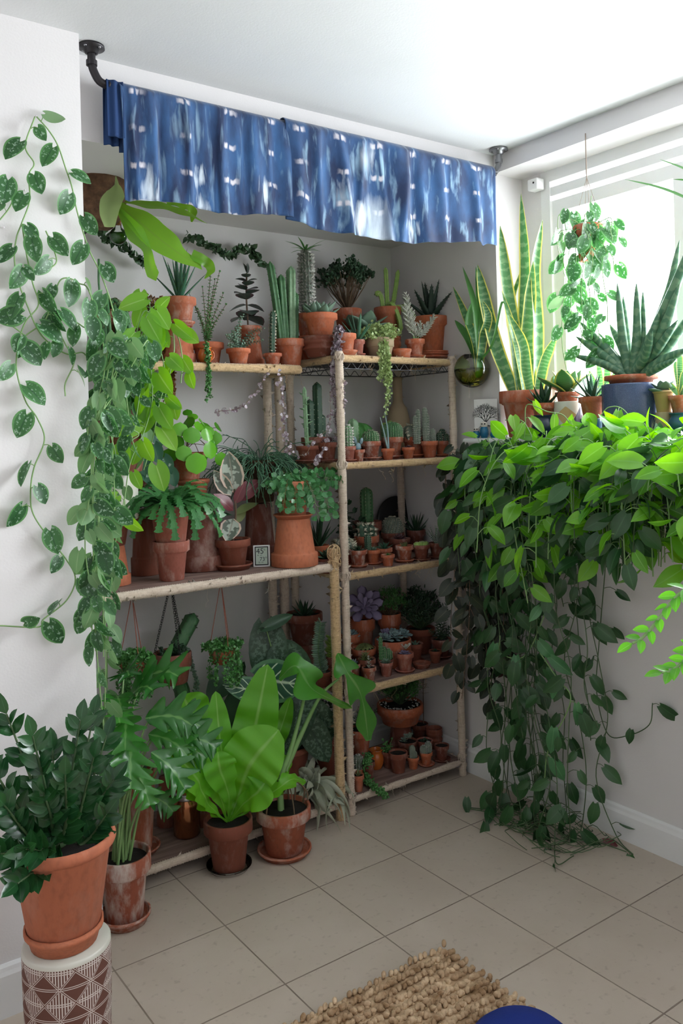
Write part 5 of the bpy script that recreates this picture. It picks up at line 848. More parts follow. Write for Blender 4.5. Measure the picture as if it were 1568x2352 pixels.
# ---- floor plants
q=potted('birds nest fern with rippled lime fronds in a brown pot on the tiles','fern',527,2012,112,112,z=0,name='birds_nest_fern',mat='terracotta_dark'); F_=lambda px,py,dy=0.:ony(px,py,q.P[1]+dy)-q.P; s_=q.s; o=np.array([0,0,q.z])
def frond(pts,wd,nh,wave=.006,wf=5,fold=.12,name='frond',mat='leaf_fern',n=44,tip=.85,par=None):
    p=spline(pts,n); t=np.linspace(0,1,n); w=wd*1.04*np.clip(np.sin(pi*np.clip(t*.955+.02,0,1)**1.95),0,1)**.85; w=np.maximum(w,.0035*(1-t)); w[-1]=.0008; g=G(); g.blade(p,w,nh,fold=fold,wave=wave,wf=wf,nu=9); return g.build(name,mat,par or q.r)
frond([o,F_(548,1820),F_(580,1700),F_(615,1530)],50*s_,(-.55,-.8,.3),.017,8)
frond([o,F_(545,1840,-.02),F_(575,1760,-.10),F_(640,1680,-.14)],66*s_,(-.5,-.8,.5),.015,7)
frond([o+[.01,0,0],F_(520,1800,-.02),F_(505,1700,-.02),F_(495,1592,0)],26*s_,(-.3,-1,.1),.009,6)
frond([o,F_(500,1820,-.04),F_(450,1740,-.06),F_(390,1665,-.02)],52*s_,(-.2,-.8,.7),.010,5)
frond([o,F_(478,1850,-.05),F_(450,1790,-.10),F_(410,1745,-.10)],36*s_,(0,-.8,.7),.008,5)
frond([o,F_(470,1860,-.03),F_(430,1810,-.05),F_(400,1800,-.03)],24*s_,(0,-.6,.8),.012,5)
frond([o,F_(440,1700,.05),F_(435,1640,.08),F_(420,1600,.08)],48*s_,(-.2,-1,.3),.010,5)
frond([o,F_(560,1850,-.06),F_(590,1825,-.12),F_(610,1800,-.13)],40*s_,(-.4,-.7,.7),.008,4)
frond([o,F_(580,1830,.02),F_(640,1770,.02),F_(670,1750,0)],26*s_,(-.4,-.6,.8),.012,6)
frond([o,F_(600,1780,.08),F_(640,1690,.08),F_(668,1605,.06)],22*s_,(-.5,-.8,.2),.012,7)
frond([o,F_(590,1850,-.05),F_(620,1815,-.06),F_(650,1820,-.04)],22*s_,(-.3,-.6,.8),.012,5)
frond([o,F_(525,1830,-.05),F_(505,1770,-.10),F_(500,1730,-.10)],36*s_,(-.3,-.9,.4),.009,5)
o_=emptypot('clear ribbed plastic saucer under the birds nest fern',527,2020,104,14,kind='saucer',mat='glass',name='plastic_saucer',P=q.P-[0,0,0])
q.r.location.z=.006
q=potted('split-leaf philodendron in a chalk-marked pot on a saucer','potted plant',654,1982,126,110,z=0,name='split_leaf_philodendron',mat='terracotta_chalky',saucer=1,sh=16,sw=1.15); F_=lambda px,py,dy=0.:ony(px,py,q.P[1]+dy)-q.P; s_=q.s; o=np.array([-.01,0,q.z]); g=G()
g.tube(spline([o,F_(645,1790,.02),F_(668,1720,.03),F_(690,1640,.04),F_(702,1585,.02)],20),np.linspace(.012,.005,20),8); g.tube(spline([F_(655,1770,.03),F_(690,1690,.03),F_(735,1600,.05),F_(778,1558,.0)],20),np.linspace(.011,.004,20),8); g.build('stalks','stem_green',q.r)
g=G()
for i in range(13): a=rnd(0,6.28); d=np.array([math.cos(a),S(a),0]); g.tube(spline([np.array([0,0,q.z+rnd(.05,.09)]),d*q.R*.5+[0,0,q.z+rnd(.07,.12)],d*q.R*rnd(.75,.95)+[0,0,q.z+rnd(.02,.06)],d*q.R*.85+[0,0,q.z-.005]],12),rnd(.002,.0045),6)
g.build('aerial_roots','stem_brown',q.r)
def lobed(pts,wd,nh,lobes,mat,depth=.75,name='leaf',par=None,n=48,sl=.5,wave=.004,fold=.1):
    """leaf whose margin is cut into lobes that point forward"""
    p=spline(pts,n); T=nrm(np.gradient(p,axis=0)); nh=np.broadcast_to(np.asarray(nh,float),(n,3)); N=nrm(nh-T*np.sum(nh*T,1,keepdims=True)); X=np.cross(T,N); t=np.linspace(0,1,n)
    env=np.sin(pi*np.clip(t*.88+.10,0,1))**.7; lw=1-depth*np.abs(np.cos(pi*lobes*t))**2.5*np.clip(env*1.3,0,1); w=wd*env*lw; w[-1]=.0005; nu=9; u=np.linspace(-1,1,nu)
    P=p[:,None]+X[:,None]*(u[None,:,None]*w[:,None,None])+T[:,None]*(np.abs(u)[None,:,None]**1.3*w[:,None,None]*sl)+N[:,None]*((np.abs(u)[None]*fold*w[:,None])+wave*np.sin(t*20)[:,None]*u[None]**2)[...,None]
    g=G(); g.grid(P); return g.build(name,mat,par or q.r)
lobed([F_(640,1560,.03),F_(680,1530,-.02),F_(720,1585,-.05),F_(805,1625,-.02)],48*s_,(-.2,-.35,.9),3,'leaf_monstera',.45)
lobed([F_(775,1500,.04),F_(795,1540,-.02),F_(830,1600,-.04),F_(846,1700,-.02)],40*s_,(-.5,-.85,.35),3,'leaf_monstera',.80,sl=.95)
lobed([F_(610,1830,-.04),F_(640,1810,-.08),F_(670,1790,-.08),F_(700,1795,-.05)],22*s_,(-.3,-.6,.8),3,'leaf_fern',.4)
# air plant
P=ony(712,1808,2.66); t=thing('air_plant','large silvery curling air plant resting between pot and rack foot','air plant',tuple(P)); g=G(); s_=mpp(P)
for i in range(62):
    d=nrm(rdir(1,-.5,1)[0]+TOC*.5+[0,0,.15]); l=rnd(80,135)*s_; side=nrm(np.cross(d,rdir(1)[0])); cu=rnd(.5,1.1)*(1 if rnd(0,1)>.3 else -1)
    tt=np.linspace(0,1,20); p=d*l*.75*np.sin(tt*1.6)[:,None]+side*l*cu*.45*(tt**2)[:,None]+np.array([0,0,-1])*l*rnd(.3,.75)*(tt**2.2)[:,None]+nrm(np.cross(side,d))*l*.2*(np.sin(tt*5)*tt**2)[:,None]
    g.blade(p,13*s_*(1-tt)**.8*(.5+.5*np.minimum(1,tt*6))+.0006,np.cross(d,side),cup=.35,fold=.0,nu=5)
g.build('leaves','leaf_tillandsia',t)
# cut-leaf philodendron
q=potted('cut-leaf philodendron with a sheaf of long green stalks in a stained pot','potted plant',288,2140,124,158,z=0,name='cut_leaf_philodendron',mat='terracotta_chalky',saucer=1,sw=1.1,sh=24); F_=lambda px,py,dy=0.:ony(px,py,q.P[1]+dy)-q.P; s_=q.s; gs=G(); random.seed(5)
for (px_,py_,dy,l,ax,az) in [(262,1640,.0,105,-.1,.3),(300,1600,.05,120,.1,.5),(345,1650,-.06,110,.7,.1),(380,1665,.0,100,.8,.2),(415,1700,-.05,95,1,-.1),(300,1695,-.10,110,-.2,-.6),(355,1735,-.10,105,.5,-.7),(262,1730,-.04,85,-.2,-.5),(330,1560,.10,120,.3,.4),(285,1550,.12,100,-.1,.4),(268,1600,.08,90,-.1,.1),(350,1690,-.02,100,.5,-.2),(290,1650,-.05,100,-.2,-.1),(390,1720,.03,100,.9,-.1),(310,1770,-.12,80,.2,-.8),(340,1830,-.10,70,.7,-.4)]:
    e=F_(px_,py_,dy); b=np.array([rnd(-.03,.03),rnd(-.03,.03),q.z-.01]); gs.tube(spline([b,b+(e-b)*[.25,.25,.5],b+(e-b)*[.7,.7,.88],e],14),np.linspace(.0048,.0026,14),6)
    d=nrm([ax,-.45,az*.7-.1]); L_=l*s_; pth=[e-d*L_*.12,e+d*L_*.35+[0,0,L_*.06],e+d*L_*.7,e+d*L_*.98-[0,0,L_*.18]]
    lobed([e+(x-e)*.88 for x in pth],L_*.50,(-.3+rnd(-.3,.3),-.7,.75+rnd(-.4,.2)),4,'leaf_xanadu',.62,sl=.7,n=44,wave=.006,fold=.22)
gs.build('stalks','stem_green',q.r)
# ZZ plant on the carved planter
P=onz(160,2420,0); base=thing('carved_planter','white and brown planter carved with triangles, upturned as a plant stand','planter',tuple(P),.4); s_=mpp(P); cr_=98*s_; ch=262*s_
g=G(); a=np.arange(64)*2*pi/64; P_=np.stack([np.stack([cr_*(.93+.07*math.sin(min(1,v*1.15)*pi/2))*np.cos(a),cr_*(.93+.07*math.sin(min(1,v*1.15)*pi/2))*np.sin(a),0*a+ch*.955*v],-1) for v in np.linspace(0,1,12)]); P_=np.concatenate([P_,P_[:,:1]],1); g.grid(P_); g.build('carved_wall','carved',base)
g=G(); g.lathe([(cr_,ch*.955),(cr_*1.0,ch*.985),(cr_*.96,ch),(cr_*.5,ch),(0,ch)],48); g.build('rim','cream_glaze',base)
q=potted('glossy zamioculcas in a smooth terracotta pot on the carved planter','potted plant',150,2190,238,245,P=P+[-.005,0,ch],name='zamioculcas',mat='terracotta_smooth',kind='rolled',saucer=1,sw=.86,sh=44); s_=q.s*1.0; F_=lambda px,py,dy=0.:ony(px,py,q.P[1]+dy)-q.P; gs=G(); g=G(); random.seed(11)
def zzf(b,tip,mid,k=8,ls=.060,m='leaf_zz',gg=None,face=(-.4,-.8,.4)):
    gg=gg or g; p=spline([b,mid,tip],20); gs.tube(p,np.linspace(.0065,.002,20),7); tg=nrm(np.gradient(p,axis=0))
    for i in range(k):
        f=.34+.64*i/(k-1.); j=min(19,int(f*19)); o=p[j]; t_=tg[j]; nn=nrm(np.array(face)+np.random.normal(0,.25,3)); sd=nrm(np.cross(t_,nn))
        for sg in(-1,1): l=ls*rnd(.85,1.15)*(1-.25*f); gg.inst(T_ov,[o],[nrm(sd*sg*.75+t_*.75+nn*.2)],[nrm(nn-sd*sg*.35)],[l],[l*.68])
    gg.inst(T_ov,[p[-1]],[tg[-1]],[nn],[ls*.8],[ls*.55])
for (px_,py_,dy,mx_,my_) in [(15,1640,.05,95,1850),(75,1690,-.02,110,1850),(120,1720,.08,130,1850),(185,1655,.0,160,1830),(245,1690,.03,190,1850),(262,1790,-.05,200,1880),(215,1740,-.08,180,1880),(-20,1760,-.04,70,1890),(10,1850,-.08,80,1930),(-10,1960,-.10,60,1960),(60,1950,-.14,110,1950),(150,1780,-.12,150,1900),(245,1870,-.08,200,1930),(40,2030,-.10,90,1990),(215,1640,.10,180,1820),(100,1820,-.1,120,1900)]:
    zzf(np.array([rnd(-.05,.05),rnd(-.04,.04),q.z-.01]),F_(px_,py_,dy),F_(mx_,my_,dy*.5),k=9,ls=.064)
gs.build('stems','stem_dark',q.r); g.build('leaves','leaf_zz',q.r)
# ================================================================ staghorn, garlands and the trailing vines at the wall edge
P=ony(228,440,2.72); t=thing('staghorn_fern','staghorn fern in a round brown coir basket with broad lime antler fronds','fern',tuple(P)); s_=mpp(P); q=Pt(); q.r=t; q.s=s_; q.P=P; F_=lambda px,py,Y=2.66:ony(px,py,Y)-P
g=G(); n=40; a=np.linspace(0,pi,26); pr=[(max(.001,62*s_*math.sin(x)**.8),-88*s_*math.cos(x)) for x in a]; g.lathe(pr,n); V=g.v[0]; g.v[0]=V*(1+.03*np.sin(V[:,0:1]*150)*np.sin(V[:,2:3]*130+1)); g.build('coir_basket','coir',t)
g=G(); g.tube([(0,0,80*s_),(0,0,ZC-P[2]) if 0 else (0,0,2.315-P[2])],.0018,5); g.build('hanger','iron',t)
def frond2(pts,wd,nh,mat='leaf_stag',ws=None,name='frond',wave=.004,fold=.1,cup=0.):
    n=26; p=spline(pts,n); tt=np.linspace(0,1,n); w=wd*(np.interp(tt,np.linspace(0,1,len(ws)),ws) if ws else np.sin(pi*np.clip(tt*.95+.03,0,1))**.7); g=G(); g.blade(p,np.maximum(w,.0008),nh,fold=fold,wave=wave,wf=3,nu=9,cup=cup); return g.build(name,mat,t)
frond2([F_(262,462),F_(330,470),F_(410,485),F_(476,514)],30*s_,(-.3,-.6,.9),ws=[.15,.5,.8,1,1,.85,.35,.02])
frond2([F_(262,462),F_(320,510,2.60),F_(400,575,2.58),F_(462,612,2.6)],38*s_,(-.5,-.7,.6),ws=[.15,.4,.75,1,1,.85,.6,.35])
frond2([F_(440,585,2.6),F_(475,603,2.59),F_(484,622,2.58),F_(470,640,2.58)],14*s_,(-.6,-.7,.3),ws=[1,.9,.7,.1])
frond2([F_(262,465),F_(300,520,2.60),F_(335,570,2.58),F_(348,620,2.57),F_(358,645,2.57)],17*s_,(-.8,-.6,.2),ws=[.1,.7,1.3,.6,.8,.9,.05])
frond2([F_(380,460,2.7),F_(420,468,2.7),F_(442,485,2.7),F_(440,510,2.7)],20*s_,(-.3,-.8,.5),ws=[.8,1,.6,.1])
frond2([F_(266,405,2.6),F_(268,440,2.59),F_(252,480,2.58),F_(252,522,2.58)],20*s_,(-.5,-1,.1),mat='leaf_turtle',ws=[.06,.25,1,1.15,.95,.55],name='shield_leaf',cup=.25)
P=ony(272,562,2.70); t=thing('moss_bottle','little round glass bottle of green moss with a cork, hung on the wall','bottle',tuple(P)); s_=mpp(P)
g=G(); pr=[(0,0)]+[(20*s_*math.sin(a),20*s_*(1-math.cos(a))) for a in np.linspace(.2,2.6,10)]+[(8*s_,40*s_),(8*s_,50*s_),(9.5*s_,52*s_)]; g.lathe(pr,24); g.build('glass_body','glass',t)
g=G(); g.lathe([(0,2*s_)]+[(18*s_*math.sin(a),20*s_-18*s_*math.cos(a)) for a in np.linspace(.3,1.9,7)]+[(0,26*s_)],18); V=g.v[0]; g.v[0]=V+np.random.normal(0,.0009,V.shape); g.inst(T_sm,rdir(60,-.9,.4)*16*s_+[0,0,20*s_],rdir(60),rdir(60),.007); g.build('moss','moss',t); g=G(); g.lathe([(0,46*s_),(7*s_,46*s_),(8*s_,62*s_),(0,63*s_)],14); g.build('cork','cork',t); g=G(); g.tube([(0,0,50*s_),(-.004,.02,110*s_)],.0008,4); g.build('hanger','twine',t)
def rope(label,segs):
    q=Pt(); P0=ony(segs[0][0][0],segs[0][0][1],2.98); q.P=P0; q.r=thing('hoya_rope',label,'vine',tuple(P0)); g=G(); gs=G()
    for pts in segs:
        p=spline([ony(x,y,2.98) for x,y in pts],len(pts)*16)-P0; gs.tube(p,.0016,5); CUR=tpl(round_,5,6,fold=.5,droop=.7,cup=.9)
        g.inst(CUR,p+np.random.normal(0,.005,p.shape)+[0,-.008,0],rdir(len(p)),rdir(len(p)),.021*np.random.uniform(.8,1.15,len(p)),.022); pass
    gs.build('stems','stem_dark',q.r); g.build('curled_leaves','leaf_hoya',q.r)
rope('curly dark hoya rope vine pinned along the back wall under the beam',[[(196,520),(225,528),(245,548),(268,556),(292,575),(325,600),(345,612)],[(428,545),(462,556),(490,572),(522,585),(545,575),(575,572),(583,590),(605,612)]])
# big scindapsus pot on the green cylinder
P=ony(272,955,2.66); P[2]=SCP_z; 
q=potted('huge satin pothos in a mottled brown pot, climbing pins across the left wall',PP,272,955,150,140,P=P,name='satin_pothos',mat='terracotta_dark',kind='rolled'); random.seed(3); np.random.seed(3)
wl=lambda pts,Y=2.232:[ony(x,y,Y) for x,y in pts]
tp=q.P+[0,0,q.z]
pa=[[tp,ony(268,740,2.40)]+wl([(262,722),(250,680),(228,622),(203,570),(178,490),(165,430),(150,385),(133,335),(112,300),(84,268)]),
 [ony(200,830,2.3)]+wl([(190,810),(150,812),(95,770),(62,700),(40,640),(33,590),(38,545),(50,512),(68,460),(66,402),(78,375),(58,335),(80,268)]),
 wl([(50,512),(62,590),(75,650),(88,700),(58,740),(42,790),(38,850),(58,920),(85,960),(102,1010),(78,1075),(70,1130),(76,1180),(112,1235),(152,1285),(173,1330),(152,1380),(100,1422),(88,1440),(0,1437)]),
 [tp]+wl([(215,700),(180,650),(140,642),(118,700),(100,740),(60,770),(50,790)]),
 wl([(118,690),(125,740),(150,790),(170,830),(150,880),(150,910)]),[tp]+wl([(215,780),(190,750),(150,730),(130,750)]),
 wl([(0,505),(20,480),(30,455),(22,430),(0,450)]),wl([(70,800),(60,775),(30,750),(15,745)]),wl([(110,620),(130,600),(118,560),(105,530)])]
vines(q,'leaf_scindapsus','stem_green',pa,sp=.066,ls=.062,W=.92,out=(-.15,-1,.05),pet=.32,sr=.0020,name='climbing_leaves')
g=G()
for x,y in((82,268),(56,438),(7,523),(182,1040)): g.inst(F_bead,[ony(x,y,2.247)-q.P],[(0,-1,0)],[0,0,1],.007)
g.build('wall_pins','pearl',q.r)
pb=[]
for i in range(16):      # curtain of vines falling from the pot past the wall edge
    x=np.interp(i,[0,11,15],[206,262,325])+rnd(-4,4); yb=rnd(1000,1330) if x>262 else rnd(1250,1720); Y=2.20 if x<238 else rnd(2.36,2.60); x0=rnd(210,345); dr=rnd(-14,10)
    pb.append([tp,tp+(ony(x0,800,Y)-tp)*1.0+[0,0,.02],ony((x0+x)/2,880,Y),ony(x,980,Y)]+[ony(x+dr*S(k*1.3+i)*.9,980+(yb-980)*k/5.,Y) for k in range(1,6)])
vines(q,'leaf_scindapsus','stem_green',[p_ for k_,p_ in enumerate(pb) if k_%3],sp=.070,ls=.054,W=.92,pet=.3,sr=.0018,name='hanging_leaves')
vines(q,'leaf_pale_back','stem_green',pb[::3],sp=.065,ls=.056,W=.92,pet=.3,sr=.0018,name='pale_leaves')
pc=[[tp,tp+nrm([math.cos(a),S(a),0])*q.R*.7+[0,0,rnd(.04,.10)],tp+nrm([math.cos(a),S(a),0])*q.R*rnd(.95,1.25)+[0,0,rnd(-.04,.10)]] for a in [rnd(-3.4,.2) for _ in range(13)]]
vines(q,'leaf_scindapsus','stem_green',pc,sp=.036,ls=.072,W=.92,pet=.4,sr=.0018,name='crown_leaves')
P=ony(330,840,2.58); P[2]=SCP_z+.02
q2=Pt(); q2.P=tp; q2.r=thing('heartleaf_philodendron','lime heart-leaf philodendron spilling down the right side of the brown pot','vine',tuple(tp))
pd=[[tp,ony(340,735,2.56),ony(400,760,2.52),ony(418,820,2.5),ony(415,880,2.5)],[tp,ony(330,740,2.55),ony(370,700,2.54),ony(390,730,2.52),ony(400,800,2.5),ony(385,880,2.5),ony(370,960,2.5)],[tp,ony(345,780,2.54),ony(380,860,2.5),ony(365,930,2.5),ony(350,1010,2.5),ony(330,1080,2.5)],[tp,ony(320,740,2.54),ony(345,720,2.52),ony(370,760,2.5)],[tp,ony(330,790,2.52),ony(350,900,2.5),ony(335,980,2.5),ony(300,1060,2.48),ony(285,1150,2.46),ony(262,1260,2.45)],[tp,ony(330,700,2.6),ony(345,730,2.55),ony(320,800,2.5)]]
vines(q2,'leaf_lime','stem_green',pd,sp=.058,ls=.080,T=T_heart,W=.85,pet=.4,sr=.0019,name='leaves',jn=.3)
# ================================================================ the window side
def sS(label,cat,px,w,h,X=None,py=1000,z=ZS,**k): return potted(label,cat,px,py,w,h,z=z,X=X,**k)
def strap(q,pts,wd,nh,mat,name='leaf',twist=0,thick=None,ws=None,cup=.35):
    n=22; p=spline(pts,n); t=np.linspace(0,1,n); w=wd*(np.interp(t,[0,.15,.5,.8,.93,1],ws or [.45,.7,1,.85,.45,.02])); g=G()
    if thick: g.tube(p,w,8,ex=nh,th=w*thick)
    else: g.blade(p,w,nh,cup=cup/1.,fold=0,nu=7)
    return g.build(name,mat,q.r)
q=sS('tall snake plant with yellow-edged sword leaves in a terracotta pot on the sill',PP,1209,120,106,X=2.508,py=1003,name='snake_plant',mat='terracotta',kind='std'); F_=lambda px,py,dx=0.:onx(px,py,q.P[0]+dx)-q.P; s_=q.s; b=np.array([0,0,q.z-.005])
for pts,wd,nh in [([F_(1178,897,-.02),F_(1140,800,-.03),F_(1115,700,-.04),F_(1096,608,-.05)],17,(-.6,-.8,0)),([F_(1195,897),F_(1178,750),F_(1160,630),F_(1148,518)],16,(-.5,-.8,0)),([F_(1208,897,.02),F_(1204,740,.03),F_(1206,600,.03),F_(1196,445,.04)],15,(-.9,-.3,0)),([F_(1222,897),F_(1210,800),F_(1216,700),F_(1224,600)],16,(-.7,-.7,0)),([F_(1232,897,.02),F_(1235,760,.02),F_(1228,620,.02),F_(1245,505,.03)],14,(-.3,-.9,0)),([F_(1205,897,-.03),F_(1192,820,-.04),F_(1180,770,-.04),F_(1152,668,-.03)],13,(-.2,-.9,0)),([F_(1216,897,-.03),F_(1208,850,-.04),F_(1200,790,-.05),F_(1168,720,-.05)],13,(-.7,-.8,0)),([F_(1235,897,-.02),F_(1250,830,-.02),F_(1278,770,-.02)],13,(-.4,-.8,.3)),([F_(1188,897,.03),F_(1186,800,.04),F_(1170,720,.04),F_(1205,598,.05)],9,(-.7,-.3,0)),([F_(1225,897,.03),F_(1232,840,.04),F_(1210,740,.04)],13,(-.9,-.3,0))]:
    strap(q,[b+(pts[0]-b)*[.9,.9,0]]+pts,wd*s_,nh,'leaf_snake')
q=sS('low dark gasteria in a small terracotta pot beside the snake plant',SU,1250,58,50,X=2.455,py=985,name='potted_gasteria',z=ZS+.045); agave(q,'leaf_dark',13,L=62*q.s,w=.014,lo=5,hi=75,curve=.5,thick=.35)
o=sS('dark blue glazed bowl under the low dark gasteria','planter',1252,62,50,X=2.455,py=1000,kind='jug',mat='navy_glaze',name='glazed_bowl',soil=False)
o=sS('cream and violet planter painted with a golden diamond','planter',1305,64,80,X=2.50,py=990,kind='cyl',mat='cream_glaze',name='painted_planter',soil=False); g=G(); R_=o.R*1.003
def dec(cx_,pts,m,name):
    gg=G(); k=18
    lo=np.array([np.interp(u,*zip(*pts[0])) for u in np.linspace(-1,1,k)]); hi=np.array([np.interp(u,*zip(*pts[1])) for u in np.linspace(-1,1,k)])
    A=cx_+np.linspace(-1,1,k)*.72; P_=np.stack([np.stack([R_*np.cos(A),R_*np.sin(A),o.H*(lo+(hi-lo)*f)],-1) for f in(0,.5,1)]); gg.grid(P_); gg.build(name,m,o.r)
va=math.atan2(-o.P[1],-o.P[0]); dec(va-.15,([(-1,.6),(0,.28),(1,.6)],[(-1,.62),(0,.86),(1,.62)]),'mustard_glaze','golden_diamond'); dec(va+1.0,([(-1,.05),(1,.05)],[(-1,.42),(0,.85),(1,.95)]),'plum_glaze','violet_patch'); dec(va-1.5,([(-1,.05),(1,.05)],[(-1,.8),(0,.7),(1,.3)]),'plum_glaze','violet_patch')
q=sS('stubby sansevieria rosette above the painted planter',PP,1303,56,34,X=2.50,py=920,z=top(o)-.02,name='birds_nest_sansevieria'); rosette(q,'leaf_snake',13,L=80*q.s,T=fat(ovate,.12,6,8),W=.8,lo=30,hi=85)
o=sS('pale blue jar under the small agave pot','planter',1358,50,40,X=2.48,py=1000,kind='cyl',mat='teal_glaze',name='glazed_jar',soil=False)
q=sS('small spiky agave in a terracotta pot standing on a blue jar',SU,1360,60,50,X=2.48,py=965,z=top(o),name='potted_agave',mat='terracotta'); agave(q,'leaf_aloe',18,L=66*q.s,w=.011,lo=5,hi=80,curve=.1,thick=.35)
q=sS('upright young sansevieria in the pot nearest the glass',PP,1390,50,40,X=2.58,py=985,name='potted_sansevieria'); F_=lambda px,py,dx=0.:onx(px,py,q.P[0]+dx)-q.P
for px_,py_,wd in((1372,820,8),(1395,800,9),(1412,850,8),(1352,850,7),(1425,880,7)): strap(q,[[0,0,q.z],F_((px_+1390)/2,900),F_(px_,py_)],wd*q.s,(-.7,-.7,0),'leaf_snake')
o=sS('large mottled deep blue glazed cylinder planter on the sill','planter',1452,132,118,X=2.47,py=993,kind='cyl',mat='blue_glaze',name='blue_planter',soil=False)
q=potted('starfish sansevieria fanning thick banded spears out of the blue planter',PP,1452,870,118,40,P=o.P+[0,0,o.H-.030],name='fan_sansevieria',mat='terracotta'); F_=lambda px,py,dx=0.:onx(px,py,q.P[0]+dx)-q.P; s_=q.s
for px_,py_,dx,wd,mx_,my_ in [(1417,650,0,11,1430,780),(1461,650,-.01,11,1462,780),(1476,668,.02,8,1475,780),(1562,648,-.02,12,1520,760),(1560,552,.05,11,1530,690),(1330,738,.0,11,1390,800),(1322,773,-.02,11,1390,820),(1312,815,-.05,10,1390,838),(1400,745,.03,11,1430,800),(1515,712,-.03,11,1490,790),(1556,735,-.03,11,1510,800),(1582,800,-.05,12,1520,830),(1600,700,.02,12,1530,800),(1430,680,.03,9,1440,780),(1552,825,-.06,10,1510,845),(1375,765,.05,10,1415,820),(1498,760,-.06,11,1480,820),(1640,430,.0,12,1540,680)]:
    strap(q,[[rnd(-.015,.015),rnd(-.015,.015),q.z-.01],F_(mx_,my_,dx*.5),F_(px_,py_,dx)],wd*1.3*s_,(-.5,-.8,0),'leaf_cyl',thick=.75,ws=[.8,1,1,.72,.38,.05],name='spear')
o=sS('sandstone cylinder with small holes near the right frame edge','planter',1526,40,52,X=2.46,py=985,kind='cyl',mat='sandstone',name='stone_cylinder',soil=False)
q=sS('ochre pot of pale rounded succulent leaves on the sandstone cylinder',SU,1524,48,50,X=2.46,py=935,z=top(o),name='potted_succulent',mat='mustard_glaze',kind='rolled'); rosette(q,'leaf_greygreen',13,L=46*q.s,T=fat(ovate,.16,6,7),W=.95,lo=10,hi=75)
o=sS('teal banded bowl at the right edge of the sill','planter',1565,60,50,X=2.46,py=985,kind='jug',mat='teal_glaze',name='banded_bowl',soil=False)
q=sS('slender striped leaves in a terracotta pot on the teal bowl',PP,1562,52,40,X=2.46,py=935,z=top(o),name='potted_sansevieria'); F_=lambda px,py,dx=0.:onx(px,py,q.P[0]+dx)-q.P
for px_,py_ in((1550,830),(1560,812),(1572,850),(1535,880),(1590,860)): strap(q,[[0,0,q.z],F_(px_,py_)*[.6,.6,.8],F_(px_,py_)],8*q.s,(-.7,-.7,0),'leaf_snake')
P=onx(1495,975,2.44); P[2]=ZS; t=thing('teal_dish','tiny air plant with grassy tufts in a shallow teal dish','air plant',tuple(P)); s_=mpp(P); g=G(); g.lathe([(0,0),(18*s_,0),(24*s_,14*s_),(22*s_,14*s_),(0,6*s_)],24); g.build('dish','teal_glaze',t); g=G(); n=46; d=rdir(n,.1,1); 
for i in range(n): g.tube(spline([(0,0,10*s_),d[i]*22*s_+[0,0,12*s_],d[i]*rnd(36,46)*s_+[0,0,8*s_]],6),np.linspace(.0012,.0003,6),4)
g.build('tufts','leaf_tillandsia',t)
# tree card, owls, globe vase
P=ony(1108,1000,2.508); zc=ZS; s_=mpp(P); yb=2.500; X0=XR-.012
card=thing('tree_picture','white card with a black bare tree and hanging roots, propped on the sill','picture',(X0,yb-.065,zc)); cw,chh=.100,.158
g=G(); g.box((0,0,chh/2),(.0025,cw,chh)); g.build('card','paper',card,smooth=False); g=G(); random.seed(4)
def br(p,ang,l,r,dep):
    e=(p[0]+l*S(ang),p[1]+l*math.cos(ang)); g.tube([(-.0018,p[0],p[1]),(-.0018,e[0],e[1])],[r,r*.7],4,th=.0005,ex=(0,1,0))
    if dep: [br(e,ang+d_+rnd(-.15,.15),l*rnd(.68,.82),r*.66,dep-1) for d_ in((-.48,.0,.48) if dep>3 else (-.42,.42))]
for a in(-.75,-.25,.25,.75): br((0,chh*.40),a,.0225,.0018,5)
g.tube([(-.0018,0,chh*.31),(-.0018,0,chh*.41)],[.0045,.002],4,th=.0005,ex=(0,1,0))
for k in range(15):
    y=(k-7)*.0044; g.tube(spline([(-.0018,y*.1,chh*.33),(-.0018,y*.8,chh*.30),(-.0018,y,chh*.24),(-.0018,y*1.02+rnd(-.002,.002),chh*rnd(.05,.16))],8),[.0012,.001,.0008,.0007,.0006,.0005,.0005,.0004],4,th=.0005,ex=(0,1,0))
g.build('tree_drawing','ink',card)
card.rotation_euler=(0,0,math.radians(22)); card.location=(XR-.032,yb-.080,zc)
for k,(px_,h,lab) in enumerate([(1094,24,'small ceramic owl with white face, leftmost of the three owls'),(1112,38,'tallest ceramic owl, in the middle before the tree card'),(1134,22,'small ceramic owl turned sideways, nearest the window')]):
    P=onx(px_,1010,2.452); P[2]=zc; s_=mpp(P); t=thing('owl_figurine',lab,'figurine',tuple(P),-.95,group='ceramic owls'); H_=h*s_; w_=(7+h*.08)*s_
    g=G(); g.lathe([(0,0),(w_*.7,0),(w_*.95,H_*.2),(w_,H_*.4),(w_*.8,H_*.62),(w_*.55,H_*.7)],14); g.build('body','owl_blue',t); g=G(); g.lathe([(w_*.5,H_*.62),(w_*.82,H_*.72),(w_*.85,H_*.85),(w_*.6,H_*.97),(0,H_)],14); 
    g.build('head','owl_white',t); g=G()
    for sg in(-1,1): g.inst(F_bead,[(sg*w_*.32,-w_*.74,H_*.85)],[(0,-1,0)],[0,0,1],w_*.42)
    g.build('eyes','ink',t)
P=ony(1090,870,2.60); P=onx(1092,850,2.47); s_=mpp(P); r_=41*s_; t=thing('globe_vase','round glass globe of greenish water hung on the wall, holding a rooted cutting','vase',(P[0]-.02,P[1],P[2])); q=Pt(); q.r=t; q.s=s_; q.P=np.array([P[0]-.02,P[1],P[2]]); q.z=.02
